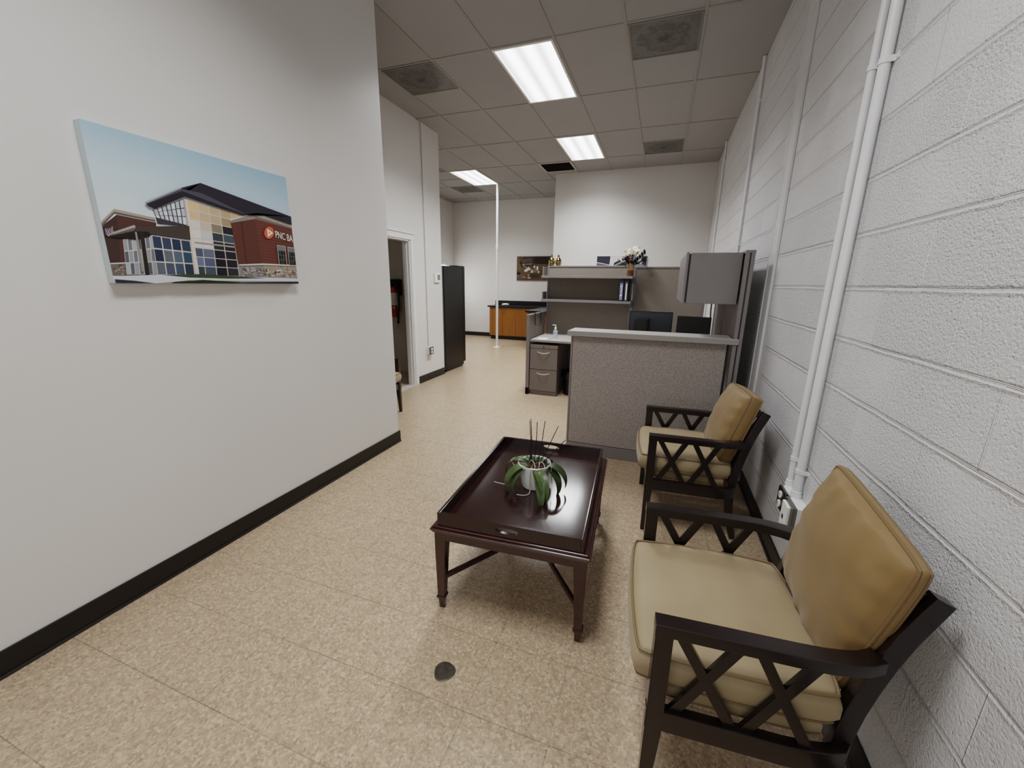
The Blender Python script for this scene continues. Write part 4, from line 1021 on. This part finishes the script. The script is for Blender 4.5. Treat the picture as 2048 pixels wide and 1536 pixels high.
PIC = """5a2f26 0,368 62,452 214,432 185,143 0,130;48302c 0,368 62,452 41,137 0,130;a89784 0,396 57,488 214,464 212,441 54,463 0,371;6a5a50 0,381 55,470 212,448 211,435 54,455 0,363;6f6258 0,128 184,156 173,53 0,49;8a7a6a 39,92 47,94 47,82 39,82;574c46 96,72 105,74 105,62 96,62;574c46 166,102 178,105 178,93 167,92;8a7a6a 41,115 51,118 52,107 41,107;9c8b78 113,125 123,127 124,115 113,115;4a4240 126,78 134,80 134,68 126,68;4a4240 115,72 123,74 123,61 114,60;4a4240 163,124 171,126 172,117 163,116;9c8b78 33,66 41,68 41,57 33,56;4a4240 67,75 75,78 76,66 67,66;9c8b78 93,72 103,74 103,60 93,60;8a7a6a 164,89 171,92 171,78 164,77;9c8b78 119,116 130,119 130,107 119,106;9c8b78 22,95 31,97 31,86 22,85;4a4240 133,104 139,107 140,96 133,96;9c8b78 148,128 157,131 158,121 148,121;8a7a6a 87,71 94,73 95,63 87,63;574c46 54,121 62,123 63,114 54,114;9c8b78 163,114 171,116 171,103 163,103;4a4240 49,67 59,69 59,59 49,58;8a7a6a 145,107 156,109 157,96 145,96;574c46 99,70 107,72 108,61 99,61;9c8b78 156,104 164,106 164,95 156,95;574c46 5,98 13,100 14,91 5,91;9c8b78 11,86 19,88 19,76 11,75;8a7a6a 101,111 110,113 110,101 101,101;9c8b78 162,116 171,118 171,106 162,106;9c8b78 32,113 42,115 42,102 32,102;574c46 50,102 60,105 61,96 50,95;574c46 53,112 63,114 63,104 53,104;9c8b78 110,89 116,91 117,78 110,78;8a7a6a 113,115 123,117 123,103 112,103;574c46 54,86 65,88 65,77 54,77;574c46 133,128 145,131 145,120 133,119;9c8b78 144,109 155,112 156,102 144,102;4a4240 97,102 106,104 106,91 97,90;4a4240 57,100 65,102 65,92 57,91;4a4240 30,123 40,126 40,113 30,112;4a4240 88,67 98,69 99,60 88,60;9c8b78 137,89 146,91 147,80 137,80;c9bfb4 0,133 185,161 184,152 0,124;c7c2bb 65,293 193,343 177,63 52,59;8f959c 66,290 80,295 76,223 63,219;6c737d 84,296 98,302 94,228 80,224;a8adb3 101,303 116,309 112,233 97,229;565c66 119,310 134,316 130,238 115,234;8f959c 138,317 153,323 148,243 133,239;6c737d 156,324 171,330 167,249 152,244;a8adb3 175,332 191,337 186,254 171,250;565c66 62,212 76,215 72,143 58,141;8f959c 79,216 93,220 89,146 76,144;6c737d 97,221 111,225 107,149 93,147;a8adb3 115,226 129,230 125,152 111,150;565c66 133,231 148,234 143,155 129,152;8f959c 151,235 166,239 162,158 147,155;6c737d 170,240 185,245 181,161 165,158;a8adb3 58,133 72,135 68,63 54,63;565c66 75,136 89,138 85,64 71,63;8f959c 92,139 107,141 102,65 88,64;6c737d 110,141 124,143 120,65 106,65;a8adb3 128,144 143,146 138,66 124,65;565c66 146,146 161,149 157,66 142,66;8f959c 165,149 180,151 175,67 160,67;3c3c48 209,519 357,630 353,439 217,467;c3cad6 211,520 227,531 229,511 214,504;d5dae0 231,535 247,546 248,520 233,513;b4bccb 252,550 268,561 269,529 253,522;c3cad6 273,565 289,577 289,539 274,532;d5dae0 294,581 310,593 310,549 294,541;b4bccb 315,597 332,609 331,559 315,551;c3cad6 337,613 354,625 353,569 337,561;b4bccb 214,502 229,508 231,488 217,486;c3cad6 234,510 249,517 250,491 236,488;d5dae0 253,519 269,526 270,494 255,491;b4bccb 274,528 289,535 290,497 275,494;c3cad6 294,537 310,544 310,500 295,497;d5dae0 315,546 331,553 331,503 315,500;b4bccb 336,555 353,562 352,506 336,503;d5dae0 217,484 231,486 233,465 219,468;b4bccb 236,486 250,488 252,461 238,464;c3cad6 255,488 270,490 271,458 257,460;d5dae0 275,491 290,492 290,454 276,457;b4bccb 295,493 310,495 310,450 295,453;c3cad6 315,495 331,497 330,446 315,449;d5dae0 336,498 352,499 351,442 335,445;3d3a42 215,468 353,441 352,429 217,424;cfc3b4 372,632 595,598 593,64 347,65;dfba80 374,628 422,621 419,559 371,565;d9b27a 426,620 476,612 474,551 424,558;cfa870 481,612 533,604 532,544 479,551;c9a062 538,603 593,595 593,536 537,543;dcb683 371,558 419,552 417,489 368,495;d3ab78 424,551 474,545 473,483 421,489;c8a777 479,544 532,537 531,477 477,483;b08a58 537,536 593,529 592,470 536,476;d8cfc2 368,488 417,482 414,420 365,424;cdb99d 421,482 472,476 471,415 419,419;8f7a58 477,476 531,470 530,409 475,414;2a2730 536,469 592,463 592,404 535,409;dcd7cf 365,417 414,413 412,350 362,354;c9c6c0 419,413 470,408 469,346 416,350;35404e 475,407 530,402 529,342 473,346;3f5560 534,402 592,397 591,337 533,341;d9d3c8 361,347 412,343 409,280 359,283;d4d1cc 416,343 469,339 467,277 414,280;2e3038 473,339 528,335 527,274 472,277;2b2a32 533,334 591,330 591,270 532,273;48536e 358,276 409,273 407,210 355,212;5a6486 413,273 467,270 465,208 411,210;23232e 471,270 527,267 526,205 470,207;28252e 532,266 591,263 591,203 531,205;5d6a93 355,205 406,203 404,139 352,141;4a5680 411,203 465,201 463,138 409,139;201e28 470,201 526,198 525,137 468,138;26222b 531,198 591,196 590,135 530,136;2c4454 352,133 404,132 401,69 349,69;3a4f66 408,132 463,131 461,68 406,69;1f1e27 468,131 525,130 524,68 466,68;2a3038 530,130 590,128 590,67 529,68;cfc3b4 595,595 669,586 668,575 588,525;dcb060 597,590 629,588 625,551 590,531;dcb060 634,588 667,585 666,574 630,554;9d9086 374,323 588,315 588,302 374,310;dccbbb 354,632 373,631 371,66 346,65;b7a69a 354,632 361,631 353,66 346,65;d0c6ba 182,341 353,325 348,66 175,61;263a5c 184,336 219,333 218,251 182,253;2d4163 224,332 261,329 260,248 223,250;1f3654 267,329 305,325 303,246 265,248;24405c 310,324 350,321 349,243 309,246;22304c 182,243 217,242 216,159 180,159;5c6670 222,241 259,239 258,158 221,159;4a6478 265,239 303,237 301,158 263,158;1f4a66 309,237 349,235 347,157 307,157;5a6070 180,150 215,150 213,66 178,65;46506a 220,150 257,149 256,67 218,66;33506c 263,149 301,149 300,69 261,68;27384e 307,149 347,148 345,70 305,69;3b3029 10,314 118,387 361,437 356,333 226,339 130,359 111,304;4a3d35 123,388 361,437 356,333 182,346 122,358;a39a92 9,318 119,398 123,388 116,361 11,303;5f5750 16,311 118,379 117,363 16,305;2c1f1b 16,302 117,357 173,362 175,331 113,298;33261f 135,355 151,358 141,59 124,58;8d8882 116,352 123,353 122,81 111,80;66301f 587,517 743,571 753,172 597,157;743420 743,571 1000,535 1000,181 753,177;6a2e1c 743,548 1000,518 1000,508 743,541;6a2e1c 743,522 1000,493 1000,483 743,514;6a2e1c 744,495 1000,468 1000,457 744,487;6a2e1c 745,468 1000,442 1000,432 745,460;6a2e1c 746,441 1000,417 1000,407 746,433;6a2e1c 747,414 1000,391 1000,381 747,406;6a2e1c 747,387 1000,366 1000,356 748,379;6a2e1c 748,360 1000,340 1000,330 748,352;6a2e1c 749,333 1000,315 1000,304 749,325;6a2e1c 750,305 1000,289 1000,279 750,297;6a2e1c 751,278 1000,263 999,253 751,270;6a2e1c 752,250 999,238 998,227 752,242;6a2e1c 753,223 999,212 997,202 753,215;6a2e1c 753,195 998,186 997,176 753,187;57291d 648,542 657,544 652,162 644,162;8b8175 582,524 747,622 743,569 586,504;b3a593 747,622 1000,564 1000,531 743,569;786c60 745,596 1000,543 1000,531 743,569;d9cdbd 581,530 748,628 1000,569 1000,559 746,616 582,520;8a8178 597,154 757,172 754,49 594,66;a3907a 757,172 1000,176 1000,54 754,49;c0ac90 942,90 963,94 964,72 942,69;7c6652 915,161 937,166 938,147 916,143;8c7a68 944,86 961,91 963,78 946,75;aaa39a 643,109 653,113 654,102 645,99;aaa39a 616,76 624,79 625,67 617,65;c0ac90 916,160 927,164 929,151 917,148;9a938c 659,87 677,91 677,72 659,69;7c6652 778,109 791,113 792,94 779,92;9a938c 696,110 709,114 709,98 697,95;b59a78 928,97 938,101 939,88 930,86;5e5046 979,92 990,96 991,78 981,75;7c756e 660,145 672,149 672,134 661,131;9a938c 733,139 745,143 746,130 735,128;5e5046 872,130 882,134 883,120 874,117;c0ac90 767,102 782,106 783,89 768,86;8c7a68 833,123 847,128 848,111 835,108;5f5a56 709,75 722,79 723,67 711,65;b59a78 796,99 805,103 806,87 797,85;7c756e 651,148 662,152 662,132 651,129;aaa39a 642,94 660,98 660,81 642,78;d6c6ae 849,98 865,102 866,89 850,86;d6c6ae 871,122 883,126 884,110 873,107;9a938c 637,141 654,146 655,133 638,130;aaa39a 720,84 728,87 729,75 721,72;c0ac90 917,81 934,85 935,65 918,62;d6c6ae 992,118 1000,123 1000,108 994,105;d6c6ae 881,82 890,85 891,70 882,67;aaa39a 668,145 687,149 688,132 669,129;b59a78 828,96 841,100 842,84 829,81;7c6652 966,118 990,123 991,106 968,103;8c7a68 983,132 1000,137 1000,122 985,119;7c6652 810,110 830,114 831,96 811,93;8c7a68 837,83 847,87 849,74 839,72;7c6652 776,98 796,103 797,85 777,82;5f5a56 646,89 655,93 656,77 647,75;b59a78 928,118 948,123 949,104 929,100;5e5046 821,110 842,114 843,94 822,91;7c756e 609,110 621,114 622,101 611,98;aaa39a 686,113 703,117 704,102 687,99;8c7a68 868,145 884,149 885,128 869,125;b59a78 807,118 824,122 825,102 807,99;7c6652 895,87 905,91 905,69 896,67;5e5046 840,94 850,98 851,84 842,81;9a938c 689,137 700,141 701,128 691,125;b59a78 952,145 974,149 975,134 954,130;7c756e 630,85 639,89 640,75 631,73;9a938c 614,112 630,116 630,102 615,99;aaa39a 721,118 735,122 736,109 723,106;aaa39a 741,110 751,114 752,100 743,97;7c756e 637,78 655,82 656,70 638,67;8c7a68 857,130 871,134 872,116 858,113;5e5046 843,92 854,96 855,76 843,74;5e5046 853,115 863,119 864,102 854,100;5f5a56 624,125 639,129 640,112 624,109;5f5a56 660,79 675,83 677,70 662,68;5e5046 957,110 976,114 977,98 959,94;c0ac90 843,122 856,126 857,112 845,109;aaa39a 641,135 655,139 656,123 642,120;9a938c 732,133 744,137 745,117 733,114;5e5046 778,135 794,139 795,122 779,119;b59a78 970,128 991,133 993,119 972,116;c0ac90 930,156 943,161 944,147 932,144;d6c6ae 805,81 815,85 816,67 806,64;5f5a56 749,94 767,98 768,79 750,76;7c6652 929,95 946,99 947,85 931,82;aaa39a 674,131 691,135 692,124 676,121;d6c6ae 941,82 956,86 957,68 943,65;aaa39a 711,113 725,117 726,99 712,96;5f5a56 614,133 629,137 630,125 616,122;d6c6ae 780,113 794,117 796,104 782,101;9a938c 673,85 691,89 692,69 673,67;c0ac90 806,77 825,81 827,68 807,65;c0ac90 837,156 850,161 851,147 839,144;5e5046 788,156 800,161 801,146 789,143;c0ac90 866,151 886,155 887,138 867,134;c0ac90 869,98 882,102 883,82 870,79;c0ac90 933,127 953,132 954,115 935,112;b59a78 902,129 922,133 923,114 903,111;8c7a68 781,99 796,103 797,87 782,84;b59a78 784,156 798,160 799,142 785,139;7c756e 661,78 677,82 678,67 662,65;7c6652 765,126 778,130 778,110 765,107;5f5a56 694,122 712,127 712,110 695,107;9a938c 678,138 690,142 691,129 679,126;9a938c 649,101 661,105 662,92 650,89;5f5a56 748,129 756,133 757,115 749,112;5f5a56 748,123 755,126 756,106 748,103;9a938c 687,121 697,124 698,110 689,107;7c756e 728,144 737,148 737,130 729,127;b59a78 981,84 1000,88 1000,66 982,63;7c756e 692,131 709,135 710,118 692,115;9a938c 718,149 731,153 732,141 720,138;aaa39a 636,95 643,98 644,83 637,80;aaa39a 619,96 636,100 637,87 620,85;aaa39a 723,115 735,119 736,101 724,98;7c756e 709,104 728,108 729,95 710,93;aaa39a 666,118 680,122 680,105 667,103;7c756e 660,91 676,95 677,76 661,73;8c7a68 961,135 976,140 978,125 963,122;d6c6ae 778,135 788,139 789,120 779,117;7c6652 954,105 977,110 979,97 956,93;8c7a68 873,161 888,165 889,146 874,143;c0ac90 850,134 866,138 867,118 851,115;8c7a68 937,89 952,93 953,71 937,69;c0ac90 838,75 846,79 847,65 839,62;5f5a56 724,129 737,133 738,114 725,111;9a938c 690,148 699,152 700,135 691,132;aaa39a 642,127 651,130 652,112 643,109;7c6652 782,81 794,85 795,65 783,62;d6c6ae 770,105 778,108 779,89 771,87;9a938c 606,71 615,75 615,56 606,53;9a938c 640,118 657,122 657,104 641,102;d6c6ae 838,95 858,100 859,84 839,81;b59a78 846,94 858,98 858,77 846,74;8c7a68 916,147 932,152 933,135 917,132;d6c6ae 842,132 853,136 854,117 843,114;d6c6ae 860,130 879,135 881,122 862,119;aaa39a 678,123 697,128 698,113 679,110;7c6652 762,135 774,140 775,121 763,118;8c7a68 872,86 894,91 895,73 873,70;d8cfc4 596,164 756,184 1000,186 1000,174 754,170 597,154;bfb2a4 867,361 930,359 926,180 866,179;6b6660 870,356 926,354 923,185 869,184;6e7678 871,354 888,353 887,315 871,315;6e7678 890,353 906,353 906,315 889,315;6e7678 909,353 925,352 924,314 908,315;353a3c 871,311 887,311 887,272 871,272;22211f 889,311 906,310 905,272 889,272;2a2c2b 908,310 924,310 924,272 907,272;22211f 871,268 887,268 886,230 871,230;2a2c2b 889,268 905,268 904,230 888,230;353a3c 907,268 923,268 923,230 907,230;2a2c2b 871,225 886,225 886,187 870,187;353a3c 888,225 904,225 904,187 888,187;22211f 907,226 923,226 922,187 906,187;bfb2a4 944,355 1000,352 999,178 943,177;6b6660 947,349 997,347 996,183 946,182;6e7678 948,347 963,347 962,309 948,310;6e7678 965,346 979,346 979,309 964,309;6e7678 981,346 996,345 996,308 981,309;353a3c 948,306 962,305 962,268 948,268;22211f 964,305 979,305 979,267 964,268;2a2c2b 981,304 996,304 996,267 981,267;22211f 948,264 962,264 962,226 947,226;2a2c2b 964,263 979,263 979,226 964,226;353a3c 981,263 996,263 996,226 981,226;2a2c2b 947,222 962,222 962,184 947,184;353a3c 964,222 979,222 978,184 964,184;22211f 981,222 996,222 995,185 980,184;2d2936 366,701 449,773 1000,645 998,564 749,621 669,586 360,662;262330 177,555 345,704 449,773 365,699 358,661 194,530;4b4757 177,555 348,701 451,697 671,599 667,581 360,660 191,532;2a2630 181,547 351,685 678,590 667,579 359,648 212,523;8d93a5 177,559 346,707 351,702 180,551;c8ccd4 0,47 197,63 1000,54 1000,23 313,24 156,0 2,0;3f4a22 191,61 384,75 767,49 524,41 316,45;27391a 238,11 380,30 583,13 598,0 225,0;2c3242 0,27 73,18 156,0 0,0;30323e 575,11 1000,23 1000,0 565,0;e05a24 855,469 852,452 845,436 836,423 826,414 815,409 805,411 796,417 790,428 787,442 787,458 791,475 797,491 806,504 816,514 827,518 837,517 846,511 852,501 855,486;f0e6e0 810,499 849,467 809,424;e8906a 817,477 834,465 817,448;7a2a2a 35,365 33,357 29,352 26,355 26,363 28,372 32,376 35,373"""
polys = []
for it in PIC.split(';'):
    q = it.split(); polys.append((q[0], [tuple(int(v)/1000 for v in p.split(',')) for p in q[1:]]))
cy0, cy1, cz0, cz1 = 1.083, 2.022, 1.460, 2.079; cw, chh = cy1-cy0, cz1-cz0
t = thing('canvas_print', 'stretched canvas print of a brick and glass bank building on the left partition', 'picture', (LX, (cy0+cy1)/2, cz0))
b = B(); box(b, (LX, cy0, cz0), (LX+.038, cy1, cz1), .003); obj('canvas', b, pm('canvas_edge', 'c2cdd0', .7, var=.06), t)
picture((LX+.038, cy0, cz0), (0, 1, 0), (0, 0, 1), (1, 0, 0), cw, chh, polys, sky_mat(), t)
WHT = pm('sign_white', 'f4f2ee', .5)
def on_canvas(s, t_, slope=0., k=.012): # text frame on the canvas face
    x, y, z = LX+.038+k, cy0+s*cw, cz0+t_*chh
    a = Vector((0, math.cos(slope), math.sin(slope))); u = Vector((0, 0, 1))
    M = Matrix((a, u, (1, 0, 0))).transposed().to_4x4(); M.translation = (x, y, z); return M
o = obj('sign_lettering', text_bm('PNC BA', .056, on_canvas(.861, .428, R_(-7)) @ Matrix.Diagonal((.62, 1, 1, 1)), ((0, cy1-.0015, 0), (0, 1, 0))), WHT, t)
o['label'] = 'white lettering on the brick wall in the print'
M = on_canvas(.002, .312, R_(22)) @ Matrix.Diagonal((.35, 1, 1, 1))
o = obj('sign_lettering', text_bm('BANK', .034, M), pm('sign_lilac', 'b7a8bb', .5), t); o['label'] = 'small lilac lettering at the edge of the print'

def nsp(lst, x0, y0, w, h): return [(c, [((x-x0)/w, 1-(y-y0)/h) for x, y in p]) for c, p in lst]
def murky():
    q = NT('printed_autumn_murk'); co = q.coord()
    f = q.n('TexNoise', Scale=7., Detail=6., Roughness=.65, Distortion=1.); q.l(co, f.inputs['Vector'])
    q.set(Base_Color=q.ramp(f.outputs['Fac'], [(.3, lin('22140d')), (.42, lin('3c2a1c')), (.52, lin('5a4427')), (.6, lin('4a3a2e')), (.72, lin('7a6a52'))]), Roughness=.5); return q.m
bp = nsp([('6b5526', [(330, 300), (430, 320), (470, 480), (520, 720), (600, 840), (340, 880)]), ('3a2415', [(440, 480), (540, 500), (560, 620), (450, 620)]), ('43342b', [(580, 300), (1000, 300), (1010, 560), (620, 600)]), ('57463a', [(560, 420), (980, 360), (990, 480), (600, 560)]),
          ('70604f', [(700, 620), (1030, 570), (1040, 630), (740, 680)]), ('1f130e', [(690, 660), (960, 650), (940, 700), (700, 700)]), ('2a1a12', [(1100, 300), (1880, 300), (1880, 620), (1150, 600)]), ('3b2a22', [(1040, 300), (1160, 300), (1100, 700), (1040, 720)]),
          ('c9c3bd', [(665, 880), (880, 730), (990, 850), (870, 880), (800, 940), (700, 960)]), ('d8d2cc', [(590, 600), (670, 650), (640, 690)]), ('ddd3c8', [(720, 730), (780, 730), (770, 750), (710, 750)]), ('b8a88f', [(1000, 850), (1110, 900), (1100, 980), (960, 1000)]),
          ('6f6a4a', [(1120, 760), (1340, 740), (1340, 960), (1130, 980)]), ('e0d8cc', [(1110, 680), (1180, 690), (1170, 770), (1110, 760)]), ('e6e0d6', [(1255, 710), (1320, 710), (1315, 870), (1255, 860)]), ('cfc4ae', [(1325, 910), (1380, 910), (1370, 1010), (1320, 1000)]),
          ('4a3e17', [(930, 1010), (1890, 1000), (1890, 1250), (930, 1200)]), ('3c3014', [(1000, 1060), (1330, 1060), (1330, 1210), (980, 1200)]), ('8f7a58', [(850, 1040), (920, 1050), (910, 1150), (840, 1140)]), ('a99a80', [(840, 1170), (970, 1180), (960, 1250), (840, 1220)]),
          ('9a8a7a', [(600, 1150), (740, 1180), (730, 1215), (590, 1190)]), ('7a675a', [(340, 1100), (420, 1110), (410, 1160), (340, 1150)]), ('6a5a50', [(490, 1060), (550, 1070), (540, 1150), (480, 1130)]), ('5c4526', [(320, 1260), (1890, 1255), (1890, 1290), (320, 1285)]), ('2c1a12', [(310, 940), (500, 980), (480, 1080), (310, 1070)])], 310, 280, 1585, 1050)
bp = [(c, [(min(1, max(0, s)), min(1, max(0, u))) for s, u in p]) for c, p in bp]
t = thing('canvas_print', 'brown autumnal canvas print on the far wall above the black counter', 'picture', (-3.94, FY, 1.552))
b = B(); box(b, (-4.407, FY-.035, 1.552), (-3.477, FY, 2.167), .002); obj('canvas', b, pm('canvas_edge_dark', '241a12', .6), t)
picture((-4.407, FY-.035, 1.552), (1, 0, 0), (0, 0, 1), (0, -1, 0), .93, .615, bp, murky(), t, .0001)
q = [('22223a', [(165, 352), (462, 358), (445, 545), (165, 480)]), ('2f3042', [(180, 365), (445, 372), (432, 520), (185, 470)]), ('cfcbd6', [(462, 358), (730, 356), (700, 420), (640, 450), (550, 500), (545, 565), (450, 550)]), ('5b5568', [(165, 490), (470, 552), (560, 570), (165, 565)]), ('e8e4ea', [(165, 480), (480, 545), (480, 556), (165, 492)]),
     ('2a2a34', [(555, 505), (735, 405), (840, 420), (840, 565), (560, 565)])]
q += [('9a9aa6', [(560+k*42, 545-k*22), (600+k*42, 525-k*22), (612+k*42, 548-k*18), (575+k*42, 562-k*18)]) for k in range(6)]
q += [('3a3a48', [(820, 420), (1000, 480), (1240, 360), (1240, 565), (820, 565)]), ('d4d4dc', [(1040, 400), (1130, 380), (1180, 470), (1130, 530), (1060, 500)]), ('1f2230', [(1150, 365), (1240, 362), (1240, 540), (1190, 500), (1120, 430)]), ('8c8ea0', [(1000, 520), (1200, 540), (1180, 562), (1000, 560)])]
q = [(c, [((x-165)/1080, 1-(y-352)/(.62/.942*1080)) for x, y in p]) for c, p in q]
t = thing('canvas_print', 'black and white canvas print on the white wall behind the cubicle flowers', 'picture', (-1.5, BY, 1.40))
b = B(); box(b, (-1.980, BY-.035, 1.402), (-1.038, BY, 2.022), .002); obj('canvas', b, pm('canvas_edge_grey', 'b9b7c0', .6), t)
picture((-1.980, BY-.035, 1.402), (1, 0, 0), (0, 0, 1), (0, -1, 0), .942, .62, q, pm('print_base_grey', '8d8d9a', .5), t, .0001)

# ---------------------------------------------------------------- view
SC.view_settings.view_transform = 'Filmic'
SC.view_settings.look = 'Medium High Contrast'
SC.view_settings.exposure = .27
SC.cycles.use_denoising = True
SC.cycles.max_bounces = 7
SC.cycles.adaptive_threshold = .02
